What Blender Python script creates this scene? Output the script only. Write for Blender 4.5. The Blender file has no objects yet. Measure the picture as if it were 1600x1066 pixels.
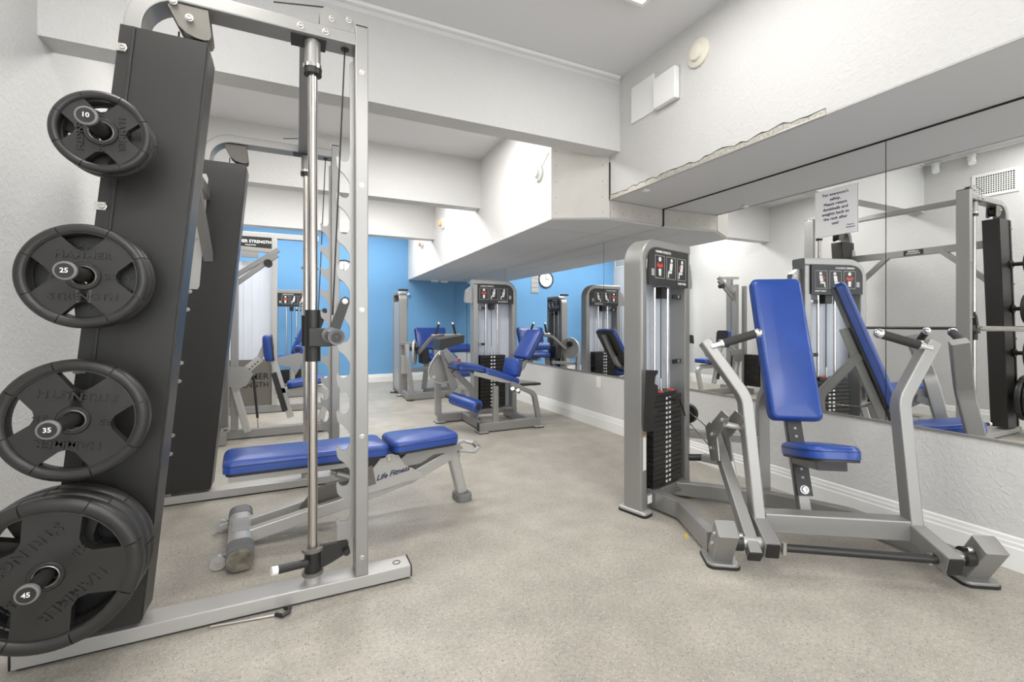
import bpy, bmesh, math, random
from mathutils import Vector, Matrix
random.seed(7)
C = bpy.context.scene.collection
R = math.radians
def V(*a): return Vector(a)

# ------------------------------------------------------------------ camera
cam = bpy.data.cameras.new('camera'); camo = bpy.data.objects.new('camera', cam); C.objects.link(camo)
cam.sensor_width = 36; cam.lens = 713 / 1600 * 36; cam.shift_y = -27.2 / 1600
cam.clip_start = 0.02
camo.location = (0, 0, 1.1); camo.rotation_euler = (R(90), 0, -R(25.298))
bpy.context.scene.camera = camo

# ------------------------------------------------------------------ world, exposure
W = bpy.data.worlds.new('world'); bpy.context.scene.world = W; W.use_nodes = True
W.node_tree.nodes['Background'].inputs[0].default_value = (0.9, 0.95, 1, 1)
W.node_tree.nodes['Background'].inputs[1].default_value = 0.3
vs = bpy.context.scene.view_settings
vs.view_transform = 'Standard'; vs.look = 'None'; vs.gamma = 1; vs.exposure = 0.66; vs.use_curve_mapping = False

# ceiling light panels: (x, y, size x, size y, ceiling z, watts)
PANELS = [(1.57, 1.53, .6, 1.2, 3.02, 11), (-.5, 1.5, .6, 1.2, 3.02, 18), (.45, -.4, 1.2, .6, 3.02, 28), (1.0, -2.0, 1.2, .6, 3.02, 30), (-.2, -2.0, 1.2, .6, 3.02, 24),
          (.9, 3.75, 1.2, .4, 2.97, 36), (-.35, 3.75, .8, .4, 2.97, 9), (.9, 5.8, 1.2, .5, 2.97, 40), (-.5, 5.8, .8, .5, 2.97, 18), (1.1, 7.8, 1.2, .5, 2.97, 30), (-.4, 7.8, 1.0, .5, 2.97, 24)]
def area(loc, sx, sy, e, rot=(0, 0, 0), col=(1, .985, .96)):
    l = bpy.data.lights.new('panel_or_fill_light', 'AREA'); l.shape = 'RECTANGLE'; l.size = sx; l.size_y = sy; l.energy = e; l.color = col
    o = bpy.data.objects.new('panel_or_fill_light', l); o.location = loc; o.rotation_euler = rot; C.objects.link(o); return o
for (x, y, sx, sy, z, e) in PANELS:
    area((x, y, z - .035), sx * .92, sy * .92, e * .62)
# soft fill lamp added behind the camera, no real window known there
area((.8, -2.95, 1.35), 3.2, 2.2, 23, (R(90), 0, 0), (.93, .96, 1))

# ------------------------------------------------------------------ materials
def mat(name, col, rough=.5, metal=0, noise=None, bump=None, emit=0, spec=None, trans=0, alpha=1, coat=0, ior=None):
    m = bpy.data.materials.new(name); m.use_nodes = True; nt = m.node_tree; b = nt.nodes['Principled BSDF']
    b.inputs['Base Color'].default_value = (*col, 1); b.inputs['Roughness'].default_value = rough; b.inputs['Metallic'].default_value = metal
    if spec is not None: b.inputs['Specular IOR Level'].default_value = spec
    if trans: b.inputs['Transmission Weight'].default_value = trans
    if ior: b.inputs['IOR'].default_value = ior
    if coat: b.inputs['Coat Weight'].default_value = coat; b.inputs['Coat Roughness'].default_value = .15
    if alpha < 1: b.inputs['Alpha'].default_value = alpha
    if emit: b.inputs['Emission Color'].default_value = (*col, 1); b.inputs['Emission Strength'].default_value = emit
    tc = nt.nodes.new('ShaderNodeTexCoord')
    if noise:   # (scale, amount)
        n = nt.nodes.new('ShaderNodeTexNoise'); n.inputs['Scale'].default_value = noise[0]; n.inputs['Detail'].default_value = 5
        nt.links.new(tc.outputs['Object'], n.inputs['Vector'])
        r = nt.nodes.new('ShaderNodeMapRange'); r.inputs[1].default_value = .3; r.inputs[2].default_value = .7
        r.inputs[3].default_value = 1 - noise[1]; r.inputs[4].default_value = 1 + noise[1]; nt.links.new(n.outputs[0], r.inputs[0])
        mx = nt.nodes.new('ShaderNodeVectorMath'); mx.operation = 'SCALE'; mx.inputs[0].default_value = col
        nt.links.new(r.outputs[0], mx.inputs['Scale']); nt.links.new(mx.outputs[0], b.inputs['Base Color'])
    if bump:    # (scale, strength, distance)
        n = nt.nodes.new('ShaderNodeTexNoise'); n.inputs['Scale'].default_value = bump[0]; n.inputs['Detail'].default_value = 3
        nt.links.new(tc.outputs['Object'], n.inputs['Vector'])
        bp = nt.nodes.new('ShaderNodeBump'); bp.inputs['Strength'].default_value = bump[1]; bp.inputs['Distance'].default_value = bump[2]
        nt.links.new(n.outputs[0], bp.inputs['Height']); nt.links.new(bp.outputs[0], b.inputs['Normal'])
    return m
def wall_mat(name, col, scale=26, strength=.5):
    m = mat(name, col, .75, noise=(1.3, .02)); nt = m.node_tree; b = nt.nodes['Principled BSDF']
    tc = nt.nodes.new('ShaderNodeTexCoord'); n = nt.nodes.new('ShaderNodeTexNoise'); n.inputs['Scale'].default_value = scale; n.inputs['Detail'].default_value = 4; n.inputs['Distortion'].default_value = .6
    nt.links.new(tc.outputs['Object'], n.inputs['Vector'])
    cr = nt.nodes.new('ShaderNodeMapRange'); cr.interpolation_type = 'SMOOTHSTEP'; cr.inputs[1].default_value = .42; cr.inputs[2].default_value = .62; nt.links.new(n.outputs[0], cr.inputs[0])
    bp = nt.nodes.new('ShaderNodeBump'); bp.inputs['Strength'].default_value = strength; bp.inputs['Distance'].default_value = .004
    nt.links.new(cr.outputs[0], bp.inputs['Height']); nt.links.new(bp.outputs[0], b.inputs['Normal']); return m
WHITE = wall_mat('textured_wall_paint', (.62, .615, .605), 42, .3)
SMOOTHW = mat('smooth_drywall_paint', (.68, .67, .655), .7, noise=(2.5, .02), bump=(60, .08, .002))
BLUE = wall_mat('blue_wall_paint', (.155, .365, .63), 40, .15)
CEIL = mat('ceiling_paint', (.72, .72, .735), .8, bump=(35, .12, .003))
SOFFIT = mat('soffit_underside_paint', (.66, .66, .67), .75, bump=(45, .1, .002))
RAW = mat('raw_drywall', (.52, .49, .45), .8, noise=(9, .06))
BEADM = mat('corner_bead_metal', (.50, .48, .42), .5, .3, noise=(60, .3))
TRIMW = mat('white_trim_paint', (.84, .84, .82), .35)
GAP = mat('dark_gap', (.02, .018, .015), .9)
MIRROR = mat('mirror_glass', (.93, .94, .935), 0.0, 1.0)
SILVER = mat('silver_powder_coat', (.325, .32, .31), .38, .5, bump=(400, .03, .001))
SILVER2 = mat('light_silver_coat', (.47, .46, .445), .4, .4)
CHROME = mat('chrome', (.82, .81, .79), .14, 1)
STEEL = mat('brushed_steel_rod', (.55, .52, .49), .22, 1)
ZINC = mat('zinc_bolt', (.55, .535, .51), .36, 1)
DARK = mat('charcoal_coated_steel', (.028, .027, .0255), .38, .2, bump=(300, .03, .001))
BLACK = mat('black_plastic', (.016, .016, .016), .42)
GRIP = mat('black_foam_grip', (.028, .028, .027), .7, bump=(300, .2, .001))
RUB = mat('plate_rubber', (.023, .022, .021), .38, noise=(6, .25), bump=(120, .06, .001))
RUBG = mat('grey_rubber', (.17, .17, .17), .5)
PLATEM = mat('black_iron_stack', (.022, .021, .019), .38, .2)
VINYL = mat('blue_vinyl', (.018, .062, .30), .33, noise=(7, .10), bump=(90, .06, .002), coat=.15)
PIPING = mat('dark_blue_piping', (.010, .030, .16), .4)
LABEL = mat('white_print', (.85, .85, .83), .5)
LTGREY = mat('grey_print', (.42, .42, .42), .5)
RED = mat('red_print', (.62, .06, .04), .5)
ORANGE = mat('orange_print', (.75, .28, .07), .5)
YELLOW = mat('yellow_print', (.80, .60, .05), .5)
PAPER = mat('white_paper', (.80, .80, .80), .35)
INK = mat('dark_blue_ink', (.02, .03, .09), .6)
FROST = mat('frosted_shroud', (.64, .68, .76), .35, 0, noise=(2, .05))
CREAM = mat('cream_plastic', (.72, .69, .60), .4)
PEACH = mat('amber_plastic', (.75, .45, .25), .4)
CAST = mat('casting_and_shaded_silver', (.16, .15, .13), .5, .2)  # also stands in for silver in shade on the hanging brackets
GLOW = mat('lamp_diffuser', (1, .98, .95), .4, emit=2.0); FILLGLOW = mat('added_fill_glow', (.9, .95, 1), .3, emit=.45)  # the second one is the glow of the added sheet behind the camera
CLEAR = mat('translucent_end_cap', (.17, .155, .12), .15, 0, noise=(35, .4))

def floor_mat():
    m = bpy.data.materials.new('speckled_rubber_floor'); m.use_nodes = True; nt = m.node_tree; b = nt.nodes['Principled BSDF']; L = nt.links.new
    tc = nt.nodes.new('ShaderNodeTexCoord')
    def nz(scale, det, lo, hi, a, c):
        n = nt.nodes.new('ShaderNodeTexNoise'); n.inputs['Scale'].default_value = scale; n.inputs['Detail'].default_value = det; L(tc.outputs['Object'], n.inputs['Vector'])
        r = nt.nodes.new('ShaderNodeMapRange'); r.inputs[1].default_value = lo; r.inputs[2].default_value = hi; r.inputs[3].default_value = a; r.inputs[4].default_value = c; L(n.outputs[0], r.inputs[0]); return r.outputs[0]
    def mul(a, c):
        k = nt.nodes.new('ShaderNodeMath'); k.operation = 'MULTIPLY'; L(a, k.inputs[0]); L(c, k.inputs[1]); return k.outputs[0]
    f = mul(nz(1.1, 6, .3, .7, .84, 1.14), nz(5.5, 6, .3, .7, .88, 1.10)); f = mul(f, nz(70, 2, .3, .7, .88, 1.10)); f = mul(f, nz(260, 2, .25, .75, .86, 1.12))
    sc = nt.nodes.new('ShaderNodeVectorMath'); sc.operation = 'SCALE'; sc.inputs[0].default_value = (.385, .358, .312); L(f, sc.inputs['Scale'])
    def speck(scale, thr, col, prev):
        v = nt.nodes.new('ShaderNodeTexVoronoi'); v.inputs['Scale'].default_value = scale; L(tc.outputs['Object'], v.inputs['Vector'])
        lt = nt.nodes.new('ShaderNodeMath'); lt.operation = 'LESS_THAN'; lt.inputs[1].default_value = thr; L(v.outputs['Distance'], lt.inputs[0])
        sp = nt.nodes.new('ShaderNodeSeparateColor'); L(v.outputs['Color'], sp.inputs[0])
        g = nt.nodes.new('ShaderNodeMath'); g.operation = 'GREATER_THAN'; g.inputs[1].default_value = .6; L(sp.outputs[0], g.inputs[0])
        k = mul(lt.outputs[0], g.outputs[0])
        mx = nt.nodes.new('ShaderNodeMix'); mx.data_type = 'RGBA'; L(k, mx.inputs[0]); L(prev, mx.inputs[6]); mx.inputs[7].default_value = (*col, 1); return mx.outputs[2]
    c = speck(95, .24, (.19, .18, .17), sc.outputs[0]); c = speck(120, .2, (.36, .27, .14), c); c = speck(140, .22, (.62, .60, .56), c)
    L(c, b.inputs['Base Color']); b.inputs['Roughness'].default_value = .42; b.inputs['Specular IOR Level'].default_value = .35
    L(nz(3, 5, .3, .7, .34, .5), b.inputs['Roughness'])
    bp = nt.nodes.new('ShaderNodeBump'); bp.inputs['Strength'].default_value = .15; bp.inputs['Distance'].default_value = .001; L(nz(180, 2, 0, 1, 0, 1), bp.inputs['Height']); L(bp.outputs[0], b.inputs['Normal'])
    return m
FLOORM = floor_mat()

# ------------------------------------------------------------------ mesh helpers
def fillet(path, r, seg=6):
    out = [V(*path[0])]
    for i in range(1, len(path) - 1):
        p, a, b = V(*path[i]), V(*path[i - 1]), V(*path[i + 1]); rr = r[i - 1] if isinstance(r, (list, tuple)) else r
        d1 = (a - p); d2 = (b - p); l1, l2 = d1.length, d2.length; d1.normalize(); d2.normalize()
        ang = d1.angle(d2); t = min(rr / math.tan(ang / 2), l1 * .49, l2 * .49) if ang < 3.13 else 0
        if t <= 0: out.append(p); continue
        s, e = p + d1 * t, p + d2 * t
        rad = t * math.tan(ang / 2); bis = (d1 + d2).normalized(); c = p + bis * (rad / math.sin(ang / 2))
        for k in range(seg + 1):
            q = s.lerp(e, k / seg); q = c + (q - c).normalized() * rad; out.append(q)
    out.append(V(*path[-1])); return out
def rrect(w, h, r, seg=2):
    pts = []
    for cx, cy, a0 in ((w/2-r, h/2-r, 0), (-w/2+r, h/2-r, 90), (-w/2+r, -h/2+r, 180), (w/2-r, -h/2+r, 270)):
        for k in range(seg + 1):
            a = R(a0 + 90 * k / seg); pts.append((cx + r * math.cos(a), cy + r * math.sin(a)))
    return pts
class M:
    def __init__(s): s.bm = bmesh.new(); s.sm = 90
    def sweep(s, path, prof, n, caps=True, soft=False):
        if len(prof) == 12 and not soft: s.sm = 20
        path = [V(*p) for p in path]; n = V(*n).normalized(); rings = []; N = len(path)
        for i, p in enumerate(path):
            t1 = (path[i] - path[i-1]).normalized() if i else None; t2 = (path[i+1] - path[i]).normalized() if i < N-1 else None
            t = (t1 + t2).normalized() if t1 and t2 else (t1 or t2)
            k = 1 / max(.3, t.dot(t2)) if t1 and t2 else 1
            nn = (n - t * n.dot(t)).normalized(); b = t.cross(nn)
            rings.append([s.bm.verts.new(p + nn * x + b * (y * k)) for x, y in prof])
        L = len(prof)
        for a, b in zip(rings, rings[1:]):
            for j in range(L):
                try: s.bm.faces.new((a[j], a[(j+1) % L], b[(j+1) % L], b[j]))
                except ValueError: pass
        if caps:
            s.bm.faces.new(rings[0][::-1]); s.bm.faces.new(rings[-1])
        return s
    def beam(s, path, w, h, n, r=.006, bend=0, seg=6):
        """rectangular tube: w along the axis n, h across"""
        if bend: path = fillet(path, bend, seg)
        return s.sweep(path, rrect(w, h, min(r, w * .3, h * .3)), n)
    def pipe(s, path, rad, n=None, seg=12, bend=0, caps=True):
        if bend: path = fillet(path, bend)
        path = [V(*p) for p in path]
        if n is None:
            d = (path[-1] - path[0]); n = V(0, 0, 1) if abs(d.normalized().z) < .9 else V(1, 0, 0)
            if len(path) > 2:
                q = (path[1] - path[0]).cross(path[-1] - path[0])
                for i in range(1, len(path) - 1):
                    q2 = (path[i] - path[i-1]).cross(path[i+1] - path[i])
                    if q2.length > 1e-6: q = q2; break
                if q.length > 1e-6: n = q
        return s.sweep(path, [(rad * math.cos(2*math.pi*k/seg), rad * math.sin(2*math.pi*k/seg)) for k in range(seg)], n, caps, True)
    def cyl(s, a, b, r, seg=20): return s.pipe([a, b], r, seg=seg)
    def box(s, lo, hi, r=0, seg=2):
        lo, hi = V(*lo), V(*hi); c = (lo + hi) / 2; d = hi - lo
        m = Matrix.Translation(c) @ Matrix.Diagonal((*d, 1)); g = bmesh.ops.create_cube(s.bm, size=1, matrix=m)
        if r > 0:
            s.sm = 20; es = list({e for v in g['verts'] for e in v.link_edges}); bmesh.ops.bevel(s.bm, geom=es, offset=r, segments=seg, affect='EDGES', profile=.5)
        return s
    def prism(s, poly, o, ax, ay, th, c=False):
        """2-D polygon in the plane (o, ax, ay), extruded by th along ax x ay (centred when c)"""
        o, ax, ay = V(*o), V(*ax), V(*ay); nz = ax.cross(ay).normalized(); o2 = o - nz * th / 2 if c else o
        a = [s.bm.verts.new(o2 + ax * x + ay * y) for x, y in poly]; b = [s.bm.verts.new(o2 + ax * x + ay * y + nz * th) for x, y in poly]
        s.bm.faces.new(a[::-1]); s.bm.faces.new(b); L = len(poly)
        for j in range(L): s.bm.faces.new((a[j], a[(j+1) % L], b[(j+1) % L], b[j]))
        return s
    def lathe(s, prof, o, axis, a0=0, a1=360, seg=48, xref=None):
        """prof: list of (radius, height) closed loop or open; revolve around axis through o"""
        o = V(*o); ax = V(*axis).normalized(); x = V(*xref).normalized() if xref else ax.orthogonal().normalized(); y = ax.cross(x)
        full = abs(a1 - a0) >= 359.9; n = max(2, int(seg * abs(a1 - a0) / 360)); rings = []
        for k in range(n if full else n + 1):
            a = R(a0 + (a1 - a0) * k / n); d = x * math.cos(a) + y * math.sin(a); rings.append([s.bm.verts.new(o + d * r + ax * h) for r, h in prof])
        L = len(prof); prs = list(zip(rings, rings[1:] + ([rings[0]] if full else [])))
        if not full: prs = list(zip(rings, rings[1:]))
        for a, b in prs:
            for j in range(L): s.bm.faces.new((a[j], b[j], b[(j+1) % L], a[(j+1) % L]))
        if not full: s.bm.faces.new(rings[0]); s.bm.faces.new(rings[-1][::-1])
        return s
    def pad(s, outline, o, ax, ay, th, r=None, dome=.012, base=.0):
        """upholstered cushion: outline polygon in plane (o, ax, ay), thickness th along ax x ay"""
        o, ax, ay = V(*o), V(*ax).normalized(), V(*ay).normalized(); nz = ax.cross(ay); r = r or th * .42; N = len(outline)
        P = [Vector((p[0], p[1])) for p in outline]; area_ = sum(P[i].x * P[(i+1) % N].y - P[(i+1) % N].x * P[i].y for i in range(N)); sg = 1 if area_ > 0 else -1
        bx_ = [min(p.x for p in P), max(p.x for p in P), min(p.y for p in P), max(p.y for p in P)]; cx_, cy_, hx, hy = (bx_[0]+bx_[1])/2, (bx_[2]+bx_[3])/2, (bx_[1]-bx_[0])/2, (bx_[3]-bx_[2])/2
        lay = [(0, .003), (.002, 0)]
        hz = th - r; lay += [(hz, 0)]
        for k in range(1, 6):
            a = R(90 * k / 5); lay.append((hz + r * math.sin(a), r * (1 - math.cos(a))))
        lay += [(th + dome * .5, r * 2.0), (th + dome, r * 3.2)]
        rings = []
        for z, ins in lay: rings.append([s.bm.verts.new(o + ax * (cx_ + (P[i].x - cx_) * (1 - ins / hx)) + ay * (cy_ + (P[i].y - cy_) * (1 - ins / hy)) + nz * z) for i in range(N)])
        for a, b in zip(rings, rings[1:]):
            for j in range(N): s.bm.faces.new((a[j], a[(j+1) % N], b[(j+1) % N], b[j]))
        s.bm.faces.new(rings[0][::-1]); s.bm.faces.new(rings[-1]); return s
    def sphere(s, c, r, sc=(1, 1, 1)):
        bmesh.ops.create_uvsphere(s.bm, u_segments=20, v_segments=12, radius=r, matrix=Matrix.Translation(V(*c)) @ Matrix.Diagonal((*sc, 1))); return s
    def make(s, name, m, parent=None, world=True, smooth=35, **props):
        bmesh.ops.recalc_face_normals(s.bm, faces=s.bm.faces)
        me = bpy.data.meshes.new(name)
        if parent is not None and world: s.bm.transform(wm(parent).inverted())
        s.bm.to_mesh(me); s.bm.free(); me.materials.append(m)
        me.polygons.foreach_set('use_smooth', [True] * len(me.polygons)); me.set_sharp_from_angle(angle=R(min(smooth, s.sm)))
        o = bpy.data.objects.new(name, me); C.objects.link(o); o.parent = parent
        for k, v in props.items(): o[k] = v
        return o
def wm(o):
    m = Matrix.LocRotScale(o.location, o.rotation_euler, o.scale)
    return wm(o.parent) @ m if o.parent else m
def tag(o, label, cat, group=None):
    o['label'] = label; o['category'] = cat
    if group: o['group'] = group
    return o
def thing(name, label, cat, loc, rz=0, group=None):
    o = bpy.data.objects.new(name, None); C.objects.link(o); o.location = loc; o.rotation_euler = (0, 0, rz); o.empty_display_size = .1
    return tag(o, label, cat, group)
def struct(m, name, ma, parent=None, **k):
    o = m.make(name, ma, parent, **k)
    if parent is None: o['kind'] = 'structure'
    return o
def ctree(o, parent=None):
    c = o.copy(); C.objects.link(c); c.parent = parent
    for ch in list(o.children): ctree(ch, c)
    return c
def text(body, size, o, ax, ay, m, parent, name='lettering', ext=.0006, align='CENTER', world=True, sx=1.0, shear=0):
    cu = bpy.data.curves.new('t', 'FONT'); cu.body = body; cu.size = size; cu.align_x = align; cu.align_y = 'CENTER'; cu.extrude = ext; cu.resolution_u = 2; cu.shear = shear; cu.offset = size * .018
    t = bpy.data.objects.new('t', cu); me = bpy.data.meshes.new_from_object(t); bpy.data.objects.remove(t); me.name = name
    ax, ay = V(*ax).normalized(), V(*ay).normalized(); nz = ax.cross(ay)
    mt = Matrix(((ax.x*sx, ay.x, nz.x, o[0]), (ax.y*sx, ay.y, nz.y, o[1]), (ax.z*sx, ay.z, nz.z, o[2]), (0, 0, 0, 1)))
    if parent is not None and world: mt = wm(parent).inverted() @ mt
    me.transform(mt); me.materials.clear(); me.materials.append(m)
    ob = bpy.data.objects.new(name, me); C.objects.link(ob); ob.parent = parent; return ob
def hexbolt(m, p, d, r=.009, h=.006):
    p = V(*p); d = V(*d).normalized(); m.lathe([(r * .3, 0), (r * 1.35, 0), (r * 1.35, .002), (r, .0025), (r, h * .85), (r * .85, h), (r * .5, h), (r * .42, h * .5), (.0003, h * .45)], p, d, seg=18); return m
def rounded(w, h, r, seg=5, taper=0):
    pts = rrect(w, h, r, seg)
    return [(x * (1 + taper * y / h), y) for x, y in pts]

# ================================================================== ROOM
XL, XR, XS, YF, YB = -1.09, 2.905, 2.288, -3.0, 8.85
ZC, ZC2, ZS, ZS2 = 3.02, 2.97, 2.10, 1.95
struct(M().box((XL - .1, YF - .1, -.1), (XR + .1, YB + .1, 0)), 'floor', FLOORM)
struct(M().box((XL - .1, YF - .1, 0), (XL, YB + .1, ZC + .1)), 'wall_left', WHITE)
struct(M().box((XR, YF - .1, 0), (XR + .1, YB + .1, ZC + .1)), 'wall_right', WHITE)
struct(M().box((XL, YB, 0), (XR, YB + .1, ZC + .1)), 'wall_back', BLUE)
struct(M().box((XL, YF - .1, 0), (XR, YF, ZC + .1)), 'wall_front', WHITE)
struct(M().box((XL, YF, ZC), (XR, 2.865, ZC + .1)).box((XL, 2.865, ZC2), (XR, YB, ZC + .1)), 'ceiling', CEIL)
# dropped beams
struct(M().box((XL, 2.865, 2.445), (XS, 3.02, ZC)), 'trim_1', WHITE)
struct(M().box((XL, 4.862, 2.415), (1.90, 5.026, ZC2)), 'trim_2', WHITE)
struct(M().box((XL, 6.882, 2.40), (1.93, 7.066, ZC2)), 'trim_3', WHITE)
# bulkhead over the near mirrors
near = struct(M().prism([(XS, YF), (XR, YF), (XR, 3.05), (XS, 3.0)], (0, 0, ZS + .004), (1, 0, 0), (0, 1, 0), ZC - ZS - .004), 'trim_4', WHITE)
struct(M().prism([(XS + .012, YF), (XR, YF), (XR, 3.045), (XS + .012, 2.995)], (0, 0, ZS), (1, 0, 0), (0, 1, 0), .004), 'underside_panel', SOFFIT, near)
# exposed, torn corner bead along the lower edge of the bulkhead
random.seed(3)
top = [(y, .012 + .016 * abs(math.sin(y * 9)) * random.random() + .012 * random.random()) for y in [1.33 + i * .0418 for i in range(41)]]
struct(M().prism([(1.33, -.004)] + [(y, h + .006) for y, h in top] + [(3.0, -.004)], (XS - .004, 0, ZS), (0, 1, 0), (0, 0, 1), .003), 'corner_bead', BEADM, near)
struct(M().prism([(y, h + .005) for y, h in top] + [(y, h + .0095 + .002 * math.sin(y * 50)) for y, h in reversed(top)], (XS - .0045, 0, ZS), (0, 1, 0), (0, 0, 1), .003), 'torn_paint_edge', GAP, near)
struct(M().box((XS - .006, 1.33, ZS - .006), (XS + .012, 3.0, ZS + .004), .003), 'bead_nose', SILVER2, near)
struct(M().box((XS - .002, YF, ZS - .004), (XS + .010, 1.33, ZS + .003), .003), 'finished_nose', WHITE, near)
# lower boxed-in bulkhead further back, raw drywall end faces
P5 = [(1.875, 3.22), (XS, 3.0), (XR, 3.05), (XR, YB), (1.96, YB)]
low = struct(M().prism(P5, (0, 0, ZS2), (1, 0, 0), (0, 1, 0), ZC2 - ZS2), 'trim_5', SMOOTHW)
struct(M().prism([(x + (.004 if x < 2 else 0), y + (.01 if y < 4 else 0)) for x, y in P5], (0, 0, ZS2 - .004), (1, 0, 0), (0, 1, 0), .004), 'underside_panel', SOFFIT, low)
def facepanel(a, b, z0, z1, name, m, parent, th=.006, off=.0):
    a, b = V(a[0], a[1], 0), V(b[0], b[1], 0); d = (b - a); L = d.length; d.normalize()
    return struct(M().prism([(0, z0), (L, z0), (L, z1), (0, z1)], a, d, V(0, 0, 1), th), name, m, parent)
facepanel((1.881, 3.213), (2.282, 2.999), ZS2 + .006, 2.96, 'drywall_panel', mat('pale_drywall_board', (.60, .58, .54), .8, noise=(6, .04)), low)
facepanel((2.292, 2.996), (2.888, 3.044), ZS2 + .006, ZS - .006, 'drywall_panel', RAW, low)
gm = M(); gm.box((2.281, 2.985, ZS), (2.291, 2.996, 2.40)).box((2.889, 3.030, ZS2), (2.897, 3.045, ZS))
struct(gm, 'dark_joint', GAP, low)
sm = M()
d1 = V(2.282 - 1.881, 2.999 - 3.213, 0); L1 = d1.length; d1.normalize(); n1 = V(d1.y, -d1.x, 0)
for s_ in (.03, L1 - .05):
    for z in (2.0, 2.12, 2.25, 2.38, 2.5):
        p = V(1.881, 3.213, z) + d1 * s_ + n1 * .006; sm.cyl(p, p + n1 * .0012, .004, 8)
for x in (2.32, 2.43, 2.53, 2.62, 2.72, 2.84):
    p = V(x, 2.996 + (x - 2.292) * .08 - .006, 2.02 + .03 * math.sin(x * 30)); sm.cyl(p, p + V(0, -.0012, 0), .004, 8)
for y in (3.3, 3.9, 4.5):
    for z in (2.0, 2.2, 2.4, 2.6):
        sm.cyl((1.874 + (y - 3.22) * .0151, y, z), (1.8725 + (y - 3.22) * .0151, y, z), .0035, 8)
o = sm.make('screw_heads', CAST, low); o['kind'] = 'stuff'
struct(M().box((1.90, 3.55, ZS2 - .0048), (2.9, 3.556, ZS2 - .0038)).box((2.55, 3.05, ZS2 - .0048), (2.556, 8.8, ZS2 - .0038)), 'board_seam', LTGREY, low)
# baseboards (two-step profile)
def baseboard(name, a, b, inward):
    m = M(); a, b, n = V(*a), V(*b), V(*inward); d = (b - a).normalized()
    prof = [(0, 0), (.017, 0), (.017, .098), (.013, .104), (.013, .120), (.010, .126), (.009, .142), (0, .148)]
    va = [m.bm.verts.new(a + n * x + V(0, 0, z)) for x, z in prof]; vb = [m.bm.verts.new(b + n * x + V(0, 0, z)) for x, z in prof]
    for i in range(len(prof)): m.bm.faces.new((va[i], va[(i+1) % 8], vb[(i+1) % 8], vb[i]))
    m.bm.faces.new(va[::-1]); m.bm.faces.new(vb); m.sm = 15; struct(m, name, TRIMW)
baseboard('baseboard_right', (XR, YF, 0), (XR, YB, 0), (-1, 0, 0)); baseboard('baseboard_left', (XL, YF, 0), (XL, YB, 0), (1, 0, 0)); baseboard('baseboard_back', (XL, YB, 0), (XR, YB, 0), (0, -1, 0))
# mirrors
seams = [-1.13, 1.373, 3.888, 6.365, 8.84]; ml = ['mirror sheet nearest the camera, right of the long seam beside the paper notice', 'wide mirror sheet behind the chest press, carrying the paper notice', 'mirror sheet between the two weight towers along the wall, above the wall outlet', 'farthest mirror sheet ending at the blue back wall']
for i in range(4):
    y0, y1 = seams[i] + .002, seams[i+1] - .002
    poly = [(y0, .572), (y1, .572), (y1, ZS2 - .006), (y0, ZS2 - .006)] if i >= 2 else [(y0, .572), (y1, .572), (y1, ZS - .008), (y0, ZS - .008)]
    if i == 1: poly = [(y0, .572), (y1, .572), (y1, ZS2 - .006), (3.04, ZS2 - .006), (3.04, ZS - .008), (y0, ZS - .008)]
    tag(M().prism(poly, (2.895, 0, 0), (0, 1, 0), (0, 0, 1), .005).make('mirror', MIRROR), ml[i], 'mirror', 'mirror sheets along the right wall')
struct(M().box((2.893, -1.13, .560), (2.905, 8.84, .573), .002), 'trim_6', SILVER)
struct(M().box((2.890, -1.13, ZS - .008), (2.905, 3.04, ZS - .0005)), 'trim_7', GAP)
sg_ = M()
for y in seams[1:4]: sg_.box((2.8945, y - .0018, .573), (2.9045, y + .0018, (ZS if y < 3 else ZS2) - .009))
struct(sg_, 'trim_8', DARK)
# ceiling edge track of the near bay
struct(M().box((XL, 2.835, ZC - .022), (2.275, 2.865, ZC), .004), 'trim_9', TRIMW)
struct(M().box((XL, YF, ZC - .022), (XL + .03, 2.835, ZC), .004), 'trim_10', TRIMW)
# lights
lab = ['ceiling light panel over the chest press near the right bulkhead', 'ceiling light panel over the plate-loaded rack beside the left wall', 'ceiling light panel right above the camera', 'ceiling light panel at the front right, behind the camera', 'ceiling light panel at the front left, behind the camera', 'larger ceiling light panel in the first bay behind the near beam', 'smaller ceiling light panel in the first bay near the left wall', 'larger ceiling light panel in the second bay over the leg extension', 'smaller ceiling light panel in the second bay near the left wall', 'right ceiling light panel in the last bay before the blue wall', 'left ceiling light panel in the last bay before the blue wall']
for (x, y, sx, sy, z, e), lb in zip(PANELS, lab):
    t = thing('ceiling_light', lb, 'ceiling light', (x, y, z), 0, 'light panels in the ceiling')
    f = M()
    for a, b in (((x-sx/2, y-sy/2), (x+sx/2, y-sy/2+.02)), ((x-sx/2, y+sy/2-.02), (x+sx/2, y+sy/2)), ((x-sx/2, y-sy/2+.02), (x-sx/2+.02, y+sy/2-.02)), ((x+sx/2-.02, y-sy/2+.02), (x+sx/2, y+sy/2-.02))): f.box((*a, z - .03), (*b, z))
    f.make('frame', TRIMW, t); M().box((x-sx/2+.02, y-sy/2+.02, z - .022), (x+sx/2-.02, y+sy/2-.02, z - .001)).make('diffuser', GLOW, t)
# glowing sheet added on the unseen front wall to brighten the room
e_ = M().box((-.9, YF, .15), (2.5, YF + .02, 2.5)); struct(e_, 'fill_sheet_1', FILLGLOW)

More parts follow.
